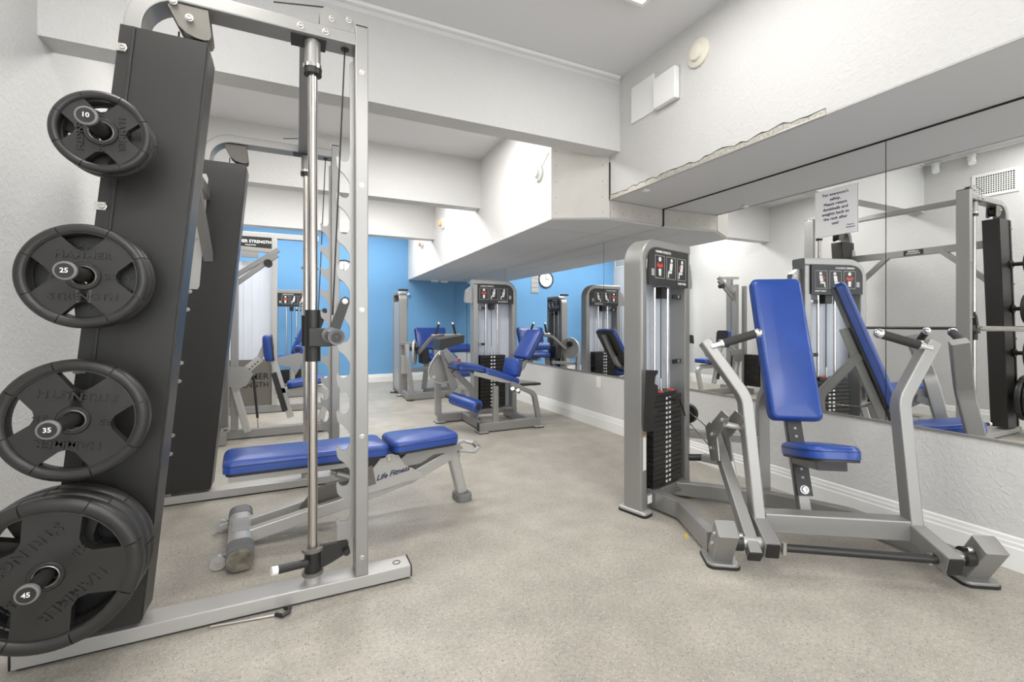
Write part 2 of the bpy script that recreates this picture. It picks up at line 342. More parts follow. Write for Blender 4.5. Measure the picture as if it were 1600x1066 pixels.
# ---- small wall items
def disc_item(name, label, cat, p, d, r, m1, m2, h=.035):
    t = thing(name, label, cat, p); p, d = V(*p), V(*d).normalized()
    M().lathe([(0.001, 0), (r, 0), (r, h * .35), (r * .92, h * .45), (0.001, h * .45)], p, d, seg=36).make('base_ring', m1, t)
    M().lathe([(0.001, h * .4), (r * .62, h * .4), (r * .55, h * .9), (r * .42, h), (0.001, h)], p, d, seg=32).make('sensor_dome', m2, t)
    return t
disc_item('smoke_detector', 'round cream smoke detector high on the bulkhead, right of the two blank covers', 'smoke detector', (XS, 2.09, 2.80), (-1, 0, 0), .085, CREAM, CREAM, .04)
disc_item('wall_sensor', 'round white detector with a loose wire on the boxed-in bulkhead, nearest of three', 'detector', (1.878, 3.427, 2.385), (-1, 0, 0), .07, TRIMW, TRIMW, .05)
t = disc_item('wall_fitting', 'small round fitting with amber body on the bulkhead, middle of three', 'detector', (1.922, 6.37, 2.54), (-1, 0, 0), .075, TRIMW, PEACH, .08)
t = disc_item('wall_fitting', 'small round fitting with amber body on the bulkhead, farthest of three beside the blue wall', 'detector', (1.942, 7.67, 2.45), (-1, 0, 0), .07, TRIMW, PEACH, .08)
tag(M().pipe([(1.87, 3.39, 2.42), (1.868, 3.33, 2.44), (1.868, 3.25, 2.50)], .002, seg=6).make('loose_wire', DARK), 'thin loose wire from the nearest round detector to the bulkhead corner', 'wire')
tag(M().box((XS - .012, 2.482, 2.60), (XS, 2.72, 2.868), .003).make('blank_cover', TRIMW), 'flat white square blank cover on the bulkhead, left one by the corner', 'wall cover')
t = thing('blank_cover', 'thicker white square cover box on the bulkhead, right one of two', 'wall cover', (XS, 2.35, 2.58))
M().box((XS - .045, 2.25, 2.59), (XS, 2.452, 2.80), .006).make('cover', TRIMW, t); M().box((XS - .006, 2.245, 2.583), (XS, 2.457, 2.806)).make('backplate', LTGREY, t)
for x, y, l in ((2.42, 8.62, 'left of two small white brackets under the far bulkhead'), (2.62, 8.66, 'right of two small white brackets under the far bulkhead')):
    tag(M().box((x - .07, y - .04, ZS2 - .045), (x + .07, y + .04, ZS2 - .005), .006).make('ceiling_bracket', TRIMW), l, 'bracket')
tag(M().box((2.33, 2.63, ZS - .014), (2.38, 2.67, ZS - .001), .003).make('clip', TRIMW), 'tiny white clip under the torn bulkhead edge', 'clip')
t = thing('wall_outlet', 'white wall plate below the far mirror between the two weight towers', 'outlet', (XR, 3.985, .42))
M().box((XR - .008, 3.945, .418), (XR, 4.025, .535), .003).make('cover_plate', TRIMW, t); M().box((XR - .011, 3.967, .44), (XR - .007, 4.003, .515), .002).make('socket', LABEL, t)
t = thing('pull_cord', 'white pull cord ending in a small ball on the blue back wall', 'cord', (1.962, 8.83, 1.66))
M().cyl((1.962, 8.835, 1.69), (1.962, 8.835, 2.3), .003, 8).make('cord', LTGREY, t); M().sphere((1.962, 8.825, 1.665), .028).make('ball', LABEL, t)
# notice on the mirror
t = thing('paper_notice', 'white printed safety notice taped on the mirror above the chest press', 'notice', (2.89, 1.627, 1.626))
M().box((2.8885, 1.510, 1.626), (2.8915, 1.743, 1.905)).make('sheet', PAPER, t)
for i, (s_, k) in enumerate((("For everyone's", .024), ('safety,', .024), ('Please return', .024), ('dumbbells and', .024), ('weights back to', .024), ('the rack after', .024), ('use!', .024))):
    text(s_, k, (2.8880, 1.627, 1.872 - i * .029), (0, -1, 0), (0, 0, 1), INK, t)
text('Thank you', .009, (2.8880, 1.545, 1.675), (0, -1, 0), (0, 0, 1), INK, t); text('Management', .009, (2.8880, 1.545, 1.660), (0, -1, 0), (0, 0, 1), INK, t)
# clock and panel on the back wall
t = thing('wall_clock', 'round white wall clock with black rim on the blue back wall', 'clock', (.783, 8.84, 1.90))
M().lathe([(.001, 0), (.17, 0), (.17, .004), (.001, .004)], (.783, 8.84, 2.08), (0, -1, 0)).make('dial', LABEL, t)
M().lathe([(.165, 0), (.185, 0), (.185, .03), (.165, .03)], (.783, 8.85, 2.08), (0, -1, 0)).make('rim', BLACK, t)
hm = M(); hm.box((.779, 8.831, 2.08), (.787, 8.835, 2.20)).box((.70, 8.831, 2.075), (.79, 8.835, 2.085)); hm.make('hands', BLACK, t)
tk = M()
for k in range(12):
    a = R(30 * k); tk.box((.783 + .145 * math.cos(a) - .006, 8.832, 2.08 + .145 * math.sin(a) - .006), (.783 + .145 * math.cos(a) + .006, 8.836, 2.08 + .145 * math.sin(a) + .006))
tk.make('hour_marks', BLACK, t)
t = thing('wall_panel', 'grey slotted panel on the blue wall beside the clock', 'vent', (1.06, 8.84, 1.78)); pm = M()
M().box((.965, 8.835, 1.77), (1.145, 8.85, 2.19), .003).make('plate', LTGREY, t)
for k in range(4): pm.box((.975, 8.832, 1.79 + k * .1), (1.135, 8.836, 1.795 + k * .1))
pm.make('slots', DARK, t)
# left-wall items (seen in the mirror)
def grille(label, y0, y1, z0, z1, x, nx, nz):
    t = thing('air_grille', label, 'vent', (x, (y0+y1)/2, z0)); f = M(); w = .03
    f.box((x, y0, z0), (x + .012, y1, z0 + w)).box((x, y0, z1 - w), (x + .012, y1, z1)).box((x, y0, z0 + w), (x + .012, y0 + w, z1 - w)).box((x, y1 - w, z0 + w), (x + .012, y1, z1 - w)); f.make('frame', TRIMW, t)
    M().box((x, y0 + w, z0 + w), (x + .002, y1 - w, z1 - w)).make('dark_opening', GAP, t); b = M()
    for i in range(1, nx):
        yy = y0 + w + (y1 - y0 - 2*w) * i / nx; b.box((x + .003, yy - .0035, z0 + w), (x + .008, yy + .0035, z1 - w))
    for i in range(1, nz):
        zz = z0 + w + (z1 - z0 - 2*w) * i / nz; b.box((x + .003, y0 + w, zz - .0035), (x + .009, y1 - w, zz + .0035))
    b.make('louvre_grid', TRIMW, t, kind='stuff')
grille('square-mesh air grille on the left wall seen in the mirror at upper right', 2.06, 2.43, 2.50, 2.76, XL, 16, 9)
grille('air grille on the left wall near the blue back wall', 8.35, 8.78, 2.42, 2.66, XL, 12, 7)
for y, l in ((2.74, 'white spotlight at the track end next to the beam, seen in the mirror'), (2.42, 'white spotlight on the track right of the beam one, seen in the mirror')):
    t = thing('track_spotlight', l, 'spotlight', (XL + .06, y, 2.93)); M().box((XL + .01, y - .03, 2.965), (XL + .07, y + .03, 2.998), .004).make('mount', TRIMW, t)
    M().cyl((XL + .05, y, 2.96), (XL + .085, y - .02, 2.885), .034).make('can', TRIMW, t); M().cyl((XL + .03, y, 2.97), (XL + .055, y, 2.93), .008).make('stem', TRIMW, t)
t = thing('fire_alarm', 'red fire alarm pull box on the left wall, seen in the mirror', 'alarm', (XL, 4.33, 1.41)); M().box((XL, 4.27, 1.41), (XL + .05, 4.39, 1.54), .006).make('box', RED, t); M().box((XL + .05, 4.29, 1.46), (XL + .055, 4.37, 1.49)).make('pull_bar', LABEL, t)
t = thing('wall_sign', 'small red and white sign high on the left wall', 'sign', (XL, 3.8, 2.03)); M().box((XL, 3.72, 2.03), (XL + .02, 3.90, 2.13), .003).make('plate', LABEL, t); M().box((XL + .02, 3.73, 2.08), (XL + .022, 3.89, 2.12)).make('red_band', RED, t)

# ================================================================== SMITH MACHINE
T = thing('smith_machine', 'silver smith machine rack with charcoal plate-storage panels in the left foreground', 'rack', (-.18, 2.71, 0))
YM = 2.7125
for far in (0, 1):
    fy = (lambda y: 2 * YM - y) if far else (lambda y: y)
    def bx(m, x0, x1, y0, y1, z0, z1, r=.004):
        a, b = sorted((fy(y0), fy(y1))); return m.box((x0, a, z0), (x1, b, z1), r)
    yc = fy(2.015); out = (0, -1 if not far else 1, 0); oy = out[1]
    bx(M(), -.812, .447, 1.965, 2.065, .008, .058).make('base_rail', SILVER2, T)
    bx(M(), .447, .451, 1.963, 2.067, .010, .060, .001).make('end_cap', BLACK, T); bx(M(), -.816, -.812, 1.963, 2.067, .010, .060, .001).make('end_cap', BLACK, T)
    m = M(); bx(m, -.80, .44, 1.975, 2.055, .0, .008, 0); m.make('rubber_strip', BLACK, T)
    M().lathe([(.013, 0), (.017, 0), (.017, .0015), (.013, .0015)], (.395, yc, .058), (0, 0, 1), seg=24).make('bolt_hole', DARK, T)
    bx(M(), .219, .270, 1.965, 2.065, .058, 2.325).make('upright', SILVER, T)
    bx(M(), .221, .268, 1.967, 2.063, 2.325, 2.331, .002).make('top_cap', DARK, T)
    # top rail that bends down into the sloping rear leg
    M().beam([(.219, yc, 2.268), (-.494, yc, 2.268), (-.706, yc, .062)], .1, .052, (0, 1, 0), bend=.14, seg=10).make('top_rail', SILVER, T)
    # storage panel: front sheet + side flanges
    yf = fy(1.955); pn = [(-.735, .078), (-.482, .078), (-.289, 2.11), (-.536, 2.11)]
    M().prism(pn, (0, yf, 0), (1, 0, 0), (0, 0, 1), .006, True).make('storage_panel', DARK, T); M().prism(pn, (0, fy(2.077), 0), (1, 0, 0), (0, 0, 1), .004, True).make('inner_panel', DARK, T)
    ya, yb = fy(1.957), fy(2.075)
    M().prism([(-.482, .078), (-.476, .09), (-.283, 2.08), (-.289, 2.11)], (0, max(ya, yb), 0), (1, 0, 0), (0, 0, 1), abs(yb - ya)).make('panel_flange', DARK, T)
    m = M(); m.sweep([(-.498 - .0, fy(1.949), 2.108), (-.690, fy(1.949), .08)], rrect(.006, .010, .002), (0, 1, 0)); m.make('panel_fold', DARK, T)
    # tabs and bolts on the panel
    for z in (2.03, 1.49, .95, .3):
        x = -.536 - (2.11 - z) * .098; m = M(); m.prism([(-.012, -.013), (.018, -.013), (.018, .013), (-.012, .013)], (x + .006, fy(1.949), z), (1, 0, 0), (0, 0, 1), .003, True); m.make('fixing_tab', ZINC, T)
    m = M()
    for z in (2.03, 1.49, .95, .3): hexbolt(m, (-.536 - (2.11 - z) * .098 + .016, fy(1.947), z), out, .009, .008)
    if far:
        for zc in (1.678, 1.245, .812, .378):
            for dz in (-.06, .05): hexbolt(m, (-.536 - (2.11 - zc - dz) * .098 + .03, 3.346, zc + dz), (0, -1, 0), .009, .018)
    for z in (2.137, 1.67, 1.155, .633, .134): hexbolt(m, (.245, fy(1.965), z), out, .0085, .006)
    for x in (.015, .105): hexbolt(m, (x, fy(1.965), 2.265), out, .0095, .009)
    m.make('bolts', ZINC, T, kind='stuff')
    # guide rod and collars
    M().cyl((.06, yc, .08), (.06, yc, 2.25), .0185, 24).make('guide_rod', STEEL, T)
    M().cyl((.06, yc, 2.14), (.06, yc, 2.243), .030, 24).make('rod_socket', SILVER, T); M().lathe([(.019, 2.128), (.036, 2.128), (.036, 2.142), (.019, 2.142)], (.06, yc, 0), (0, 0, 1)).make('socket_ring', CHROME, T)
    M().cyl((.06, yc, 2.105), (.06, yc, 2.128), .034, 24).make('rubber_stop', BLACK, T)
    M().cyl((.06, yc, .058), (.06, yc, .092), .030, 24).make('rod_foot', SILVER2, T)
    # adjustable bottom catch
    m = M().cyl((.06, yc, .10), (.06, yc, .195), .031, 24); m.make('catch_sleeve', BLACK, T)
    for z in (.095, .19): M().lathe([(.020, z - .006), (.040, z - .006), (.040, z + .006), (.020, z + .006)], (.06, yc, 0), (0, 0, 1), seg=28).make('catch_ring', CAST, T)
    M().prism([(.085, .105), (.130, .120), (.196, .150), (.196, .190), (.188, .197), (.085, .197)], (0, yc, 0), (1, 0, 0), (0, 0, 1), .018, True).make('catch_plate', DARK, T)
    M().cyl((.187, fy(1.975), .163), (.187, fy(2.03), .163), .013).make('catch_pin', BLACK, T)
    g = M().cyl((.04, fy(1.985), .15), (-.065, fy(1.955), .160), .0155).make('catch_handle', DARK, T); M().cyl((-.065, fy(1.955), .160), (-.085, fy(1.949), .162), .0165).make('handle_tip', LABEL, g)
    # rack plate with hook teeth
    x0, x1, xt = .219, .203, .153; pts = [(x0, .212), (x0, 2.19), (.211, 2.20), (x1, 2.19)]
    z = 1.79; first = True
    while z > .25:
        pts += [(x1, z + (.09 if first else .030)), (x1, z + .010), (x1 - .006, z - .008), (x1 - .016, z - .017), (x1 - .028, z - .018), (xt + .009, z - .008), (xt + .001, z + .006), (xt - .004, z - .006), (xt, z - .040)] + ([(xt + .006, z - .052), (x1 - .022, z - .070), (x1 - .008, z - .090), (x1, z - .106)] if z > .35 else []); z -= .15; first = False
    pts += [(.153, .200)]; pts[0] = (x0, .200)
    M().prism(pts[::-1], (0, fy(2.02), 0), (1, 0, 0), (0, 0, 1), .010, True).make('hook_plate', SILVER, T)
    # top pulley housing, hanging pulley housing, cable
    yp = fy(1.985)
    ph = M().prism([(.085, 2.292), (.205, 2.292), (.205, 2.318), (.215, 2.335), (.209, 2.352), (.192, 2.357), (.168, 2.352), (.15, 2.372), (.122, 2.382), (.098, 2.372), (.085, 2.345)], (0, yp, 0), (1, 0, 0), (0, 0, 1), .005, True)
    ph.prism([(.085, 2.292), (.205, 2.292), (.205, 2.345), (.168, 2.352), (.15, 2.372), (.122, 2.382), (.098, 2.372), (.085, 2.345)], (0, fy(2.045), 0), (1, 0, 0), (0, 0, 1), .005, True); ph.make('pulley_housing', SILVER, T)
    M().cyl((.125, fy(1.995), 2.335), (.125, fy(2.035), 2.335), .042, 28).make('pulley', BLACK, T)
    m = M(); hexbolt(m, (.130, yp - oy * -.003, 2.335), out, .009, .008); hexbolt(m, (.195, yp - oy * -.003, 2.348), out, .009, .008)
    for x, z_ in ((-.392, 2.236), (-.345, 2.190)): hexbolt(m, (x, fy(1.962), z_), out, .0095, .008)
    m.make('pulley_bolts', ZINC, T, kind='stuff')
    for yy in (1.975, 2.045):
        M().prism([(-.405, 2.238), (-.290, 2.238), (-.280, 2.148), (-.286, 2.132), (-.30, 2.127), (-.325, 2.129), (-.355, 2.140), (-.378, 2.160), (-.400, 2.205), (-.410, 2.225)], (0, fy(yy), 0), (1, 0, 0), (0, 0, 1), .006, True).make('hanging_bracket', CAST, T)  # silver plates, their shade is put into this darker grey
    M().cyl((-.335, fy(1.99), 2.185), (-.335, fy(2.03), 2.185), .042, 28).make('pulley', BLACK, T)
    M().cyl((-.385, yc, 2.16), (-.46, yc, .5), .003, 8).make('cable', BLACK, T)
    M().cyl((-.08, fy(1.99), 2.345), (.10, fy(1.99), 2.378), .0028, 8).make('cable', BLACK, T)
    M().cyl((.183, yc, 2.25), (.135, yc, 1.13), .003, 8).make('cable', BLACK, T); M().cyl((.134, yc, 1.06), (.135, yc, 1.135), .009, 14).make('cable_ferrule', ZINC, T)
    M().lathe([(.004, 0), (.016, 0), (.016, .003), (.004, .003)], (.183, yc, 2.238), (0, 0, 1), seg=24).make('cable_grommet', BLACK, T)
    # mounting flange and gusset for the cross bars
    m = M(); bx(m, -.02, .11, 1.985, 2.07, 2.238, 2.243, .001); m.make('flange', DARK, T)
    m = M(); m.prism([(-.56, 1.99), (-.54, 2.02), (-.50, 2.02), (-.49, 1.99), (-.535, 1.33), (-.545, 1.31), (-.60, 1.31)], (0, fy(2.084), 0), (1, 0, 0), (0, 0, 1), .006, True); m.make('gusset_plate', SILVER2, T)
    M().sweep([(-.49, fy(2.07), 1.50), (-.50, fy(2.46), 1.875)], rrect(.05, .05, .004), (1, 0, 0)).make('diagonal_brace', SILVER, T)
    # bar carriage
    M().cyl((.06, yc, .948), (.06, yc, 1.155), .0290, 28).make('carriage', BLACK, T)
    m = M(); bx(m, .045, .125, 1.972, 1.984, 1.008, 1.082, .003); bx(m, .10, .150, 1.984, 2.04, 1.010, 1.075, .004); m.make('carriage_bracket', DARK, T)
    hk = M().prism([(.112, 1.05), (.118, 1.035), (.150, 1.045), (.196, 1.185), (.193, 1.203), (.178, 1.210), (.163, 1.200), (.120, 1.085)], (0, fy(1.962), 0), (1, 0, 0), (0, 0, 1), .010, True).make('bar_hook', DARK, T)
    m = M(); hexbolt(m, (.178, fy(1.957), 1.190), out, .0085, .006); m.make('hook_bolt', ZINC, hk)
    s = M().cyl((.122, fy(1.955), 1.055), (.122, fy(1.63), 1.055), .0245, 28).make('bar_sleeve', CHROME, T)
    M().lathe([(.001, 0), (.021, 0), (.0225, .004), (.027, .005), (.027, -.012), (.001, -.012)], (.122, fy(1.628), 1.055), out, seg=36).make('end_cap', RUBG, s)
    M().lathe([(.001, 0), (.0155, 0), (.017, .0055), (.001, .0055)], (.122, fy(1.628) , 1.055), out, seg=36).make('cap_disc', DARK, s)
    M().cyl((.122, fy(1.955), 1.055), (.122, fy(1.985), 1.055), .031, 24).make('bar_collar', RUBG, T)
    # weight horns
    for wt, x, z in (('10', -.528, 1.678), ('25', -.5725, 1.245), ('35', -.607, .812), ('45', -.649, .378)):
        h = M().cyl((x, fy(1.952), z), (x, fy(1.655), z), .0195, 28).make('weight_horn', DARK, T)
        M().lathe([(.024, 0), (.040, 0), (.040, .010), (.024, .010)], (x, fy(1.948), z), out, seg=28).make('horn_flange', DARK, h)
        M().lathe([(.001, -.002), (.0255, -.002), (.0265, .003), (.0255, .008), (.022, .009), (.001, .009)], (x, fy(1.657), z), out, seg=40).make('end_ring', RUBG, h)
        M().lathe([(.001, .009), (.020, .009), (.020, .0105), (.001, .0105)], (x, fy(1.657), z), out, seg=40).make('end_disc', DARK, h)
        if not far: text(wt, .0185, (x, 1.6455, z), (1, 0, 0), (0, 0, 1), LABEL, h)
# joining members
M().cyl((.122, 1.985, 1.055), (.122, 3.44, 1.055), .0145, 20).make('bar', DARK, T)
M().box((.012, 2.066, 2.245), (.084, 3.36, 2.292), .004).make('cross_bar', SILVER, T)
M().box((-.53, 2.072, 1.862), (-.48, 3.352, 1.938), .004).make('cross_bar', SILVER, T)
M().box((-.48, 2.62, 1.872), (-.476, 2.80, 1.928)).make('nameplate', BLACK, T)
text('HAMMER', .026, (-.4755, 2.71, 1.912), (0, 1, 0), (0, 0, 1), LABEL, T); text('STRENGTH', .026, (-.4755, 2.71, 1.888), (0, 1, 0), (0, 0, 1), LABEL, T)
m = M().box((.270, 1.985, .66), (.2715, 2.045, .715)).make('warning_label', LABEL, T); M().box((.2716, 1.985, .705), (.2722, 2.045, .715)).make('red_band', RED, m)

# ------------------------------------------------------------------ weight plates
def plate(wt, rad, th):
    """built around its own centre, face towards -Y"""
    t = bpy.data.objects.new('weight_plate', None); C.objects.link(t); t.empty_display_size = .1
    ri = rad * .80; rp = [(ri, -.0), (ri + .004, -.002)]
    prof = []
    for k in range(13):
        a = R(180 * k / 12); prof.append((ri + (rad - ri) * (1 - math.cos(a)) / 2, -th/2 + th * .30 * (1 - math.sin(a))))
    back = [(r_, -z_) for r_, z_ in reversed(prof)]
    full = prof + back
    rim = M(); gap = 1.0
    offs = []
    for q in range(4):
        offs += [(90 * q - 24, 90 * q + 24), (90 * q + 24, 90 * q + 66)]
    for a0, a1 in offs: rim.lathe(full, (0, 0, 0), (0, 1, 0), a0 + gap * .5, a1 - gap * .5, 72, (1, 0, 0))
    rim.lathe([(ri + .002, -th * .40), (rad - .003, -th * .33), (rad - .003, th * .33), (ri + .002, th * .40)], (0, 0, 0), (0, 1, 0), 0, 360, 64, (1, 0, 0))
    rim.make('rim', RUB, t)
    web = M(); wt_ = th * .62
    ro, rn = rad * .825, rad * .53
    for q in range(4):
        c0 = 90 * q + 45; poly = []
        for k in range(9):
            a = R(c0 - 21 + 42 * k / 8); poly.append((ro * math.cos(a), ro * math.sin(a)))
        poly += [(rn * math.cos(R(c0 + 33)), rn * math.sin(R(c0 + 33))), (rn * .9 * math.cos(R(c0 + 45)), rn * .9 * math.sin(R(c0 + 45))), (.03 * math.cos(R(c0 + 45)), .03 * math.sin(R(c0 + 45)))]
        poly += [(.03 * math.cos(R(c0)), .03 * math.sin(R(c0))), (.03 * math.cos(R(c0 - 45)), .03 * math.sin(R(c0 - 45))), (rn * .9 * math.cos(R(c0 - 45)), rn * .9 * math.sin(R(c0 - 45))), (rn * math.cos(R(c0 - 33)), rn * math.sin(R(c0 - 33)))]
        web.prism(poly, (0, 0, 0), (1, 0, 0), (0, 0, 1), wt_, True)
    bmesh.ops.remove_doubles(web.bm, verts=web.bm.verts, dist=.0004)
    web.make('web', RUB, t, smooth=25)
    f = -wt_ / 2
    M().lathe([(.031, f + .002), (.031, f - .004), (.033, f - .006), (.039, f - .006), (.042, f - .003), (.043, f + .002)], (0, 0, 0), (0, 1, 0), seg=48).make('hub_boss', RUB, t)
    M().lathe([(.0255, f + .001), (.0255, -f), (.032, -f), (.032, f - .004), (.030, f - .006), (.027, f - .004)], (0, 0, 0), (0, 1, 0), seg=48).make('steel_insert', ZINC, t)
    s = rad * .185
    for w_, zz in (('HAMMER', rad * .40), ('STRENGTH', -rad * .40)): text(w_, s, (0, f, zz), (1, 0, 0), (0, 0, 1), RUB, t, ext=.0035, sx=1.12)
    for sx_ in (-1, 1): text(wt, s * .85, (sx_ * rad * .41, f, 0), (1, 0, 0), (0, 0, 1), RUB, t, ext=.0035, sx=1.2)
    return t
PL = [('45', .222, .052, -.649, .378, [(1.745, 220), (1.800, 30), (1.856, 160)], ['front plate of three on the lowest horn, largest dark rubber plate', 'middle plate of three on the lowest horn', 'rear plate of three on the lowest horn, against the storage panel']),
      ('35', .184, .050, -.607, .812, [(1.796, 171)], ['dark rubber plate alone on the second-lowest horn, lettering upside down']),
      ('25', .156, .046, -.5725, 1.245, [(1.763, 0), (1.814, 140)], ['front plate of two on the second-highest horn, lettering upright', 'rear plate of two on the second-highest horn']),
      ('10', .122, .038, -.528, 1.678, [(1.752, -90), (1.800, 20)], ['front plate of two on the top horn, smallest plate, lettering sideways', 'rear plate of two small ones on the top horn'])]
for wt, rad, th, x, z, ys, labs in PL:
    base = plate(wt, rad, th)
    for i, ((y, rot), lb) in enumerate(zip(ys, labs)):
        o = base if i == 0 else ctree(base)
        o.location = (x, y + th / 2, z - .0035); o.rotation_euler = (0, -R(rot), 0); tag(o, lb, 'weight plate', 'rubber weight plates on the storage horns')
t = thing('selector_pin', 'thin steel pin with black loop lying on the floor under the near base rail', 'pin', (-.13, 1.93, 0))
M().cyl((-.28, 1.955, .005), (-.065, 1.928, .005), .004, 10).make('shaft', ZINC, t); M().pipe([(-.07, 1.928, .008), (-.045, 1.905, .010), (-.025, 1.912, .016), (-.022, 1.935, .016), (-.04, 1.948, .012)], .007, n=(0, 0, 1), seg=10).make('grip', BLACK, t)

# ================================================================== BENCH
BA = math.atan2(.088, .996)
T = thing('weight_bench', 'flat adjustable bench with blue pads inside the smith machine', 'bench', (-.25, 2.62, 0), BA)
bu, bv = V(.996, .088, 0), V(-.088, .996, 0)
def Bn(s_, off, z): p = V(-.25, 2.62, 0) + bu * s_ + bv * off; return V(p.x, p.y, z)
def padthing(outline, o, ax, ay, th, parent, name, r=None, dome=.01, board=True):
    p = M().pad(outline, o, ax, ay, th, r, dome).make(name, VINYL, parent, smooth=50)
    ax_, ay_ = V(*ax).normalized(), V(*ay).normalized(); nz = ax_.cross(ay_); th0 = th - (r or th * .42)
    m = M(); q = [V(*o) + ax_ * x + ay_ * y + nz * th0 for x, y in outline]; q2 = q + [q[0]]
    m.pipe(q2, .0022, n=nz, seg=6, caps=False); m.make('piping', PIPING, p)
    if board: M().prism([(x * .97, y * .97) for x, y in outline], V(*o) - nz * .012, ax_, ay_, .0125).make('pad_board', BLACK, parent)
    return p
padthing(rounded(.775, .29, .035), Bn(.315, 0, .388), (bu.x, bu.y, -.022), (bv.x, bv.y, 0), .062, T, 'back_pad')
padthing([(x, y * (1 - .16 * max(0, x / .2))) for x, y in rounded(.40, .30, .04, 6)], Bn(.925, 0, .388), (bu.x, bu.y, .012), (bv.x, bv.y, 0), .060, T, 'seat_pad')
M().sweep([Bn(-.05, 0, .362), Bn(.60, 0, .345)], rrect(.16, .04, .004), bv).make('pad_channel', SILVER2, T)
for off in (-.045, .045): pass
M().beam([Bn(.03, -.055, .065), Bn(.45, -.05, .13), Bn(.85, -.035, .205), Bn(1.12, -.01, .30), Bn(1.17, 0, .30)], .045, .065, bv, bend=.2).make('spine_tube', SILVER2, T)
M().beam([Bn(.03, .10, .065), Bn(.40, .09, .13), Bn(.62, .06, .20)], .045, .06, bv, bend=.2).make('spine_tube', SILVER2, T)
M().sweep([Bn(0, -.18, .062), Bn(0, .18, .062)], rrect(.085, .105, .036, 5), (0, 0, 1)).make('rear_foot', SILVER2, T)
for sg in (-1, 1):
    M().sweep([Bn(0, sg * .175, .060), Bn(0, sg * .27, .060)], rrect(.094, .113, .038, 5), (0, 0, 1)).make('foot_sleeve', RUBG, T)
    M().sweep([Bn(0, sg * .27, .056), Bn(0, sg * .30, .054)], rrect(.086, .105, .036, 5), (0, 0, 1)).make('foot_end', CLEAR, T)
    w = M().cyl(Bn(-.085, sg * .215 - .012, .035), Bn(-.085, sg * .215 + .012, .035), .031, 28).make('wheel', SILVER2, T); M().cyl(Bn(-.085, sg * .215 - .016, .035), Bn(-.085, sg * .215 + .016, .035), .009, 14).make('axle', ZINC, w)
    M().sweep([Bn(-.09, sg * .19, .035), Bn(-.03, sg * .19, .05)], rrect(.012, .03, .003), bv).make('wheel_bracket', SILVER2, T)
M().box((0, 0, 0), (.07, .17, .003)).make('top_plate', SILVER, T, world=False).location = (-.035, -.085, .1035)
# front post and foot
M().beam([Bn(1.12, 0, .33), Bn(1.19, 0, .05)], .065, .065, bv, r=.015).make('front_post', SILVER2, T)
M().pad(rounded(.10, .13, .035, 6), Bn(1.195, 0, 0), bu, bv, .048, .012, .001).make('front_foot', RUBG, T)
M().pipe([Bn(1.15, -.05, .325), Bn(1.26, -.05, .300), Bn(1.30, -.02, .310), Bn(1.30, .05, .325), Bn(1.24, .07, .345), Bn(1.16, .05, .335)], .014, n=(0, 0, 1), bend=.03).make('carry_handle', SILVER2, T)
M().cyl(Bn(1.298, -.02, .312), Bn(1.302, .05, .325), .0165).make('handle_grip', RUBG, T)
# hinge plates and links
for off in (-.085, .085):
    M().prism([(.58, .17), (.62, .30), (.68, .37), (.76, .37), (.80, .30), (.90, .24), (.93, .205), (.80, .20), (.70, .185)], Bn(0, off, 0), bu, V(0, 0, 1), .006, True).make('hinge_plate', SILVER2, T)
    m = M(); hexbolt(m, Bn(.715, off - math.copysign(.0, off), .345), -bv if off < 0 else bv, .016, .012); hexbolt(m, Bn(1.13, off * .55, .352), -bv if off < 0 else bv, .014, .014); hexbolt(m, Bn(.93, off * .7, .315), -bv if off < 0 else bv, .014, .014); m.make('pivot_bolt', ZINC, T)
M().prism([(.78, .33), (.84, .375), (1.14, .37), (1.17, .34), (1.12, .325), (.98, .33), (.90, .29), (.80, .285)], Bn(0, -.04, 0), bu, V(0, 0, 1), .08, True).make('seat_bracket', SILVER, T)
M().beam([Bn(.80, 0, .255), Bn(1.10, 0, .315)], .05, .05, bv).make('seat_support', CAST, T)
M().sweep([Bn(.42, 0, .325), Bn(.66, 0, .225)], rrect(.06, .03, .004), bv).make('adjuster_link', CAST, T)
M().pipe([Bn(.44, -.06, .30), Bn(.62, -.06, .22)], .018).make('adjuster_tube', SILVER, T)
M().prism([(.27, .115), (.33, .19), (.42, .225), (.56, .235), (.56, .155), (.42, .14)], Bn(0, .03, 0), bu, V(0, 0, 1), .05, True).make('cover_shroud', CAST, T)
M().prism([(.50, .20), (.56, .315), (.62, .325), (.64, .22)], Bn(0, -.09, 0), bu, V(0, 0, 1), .006, True).make('ratchet_plate', CAST, T)
M().prism([(0, 0), (.03, 0), (.015, .026)], Bn(.50, -.0905, .325), bu, V(0, 0, 1), .002, True).make('warning_triangle', YELLOW, T)
text('Life Fitness', .042, Bn(.735, -.0905, .262), V(bu.x, bu.y, .16), V(0, 0, 1), INK, T, shear=.35, ext=.0008)

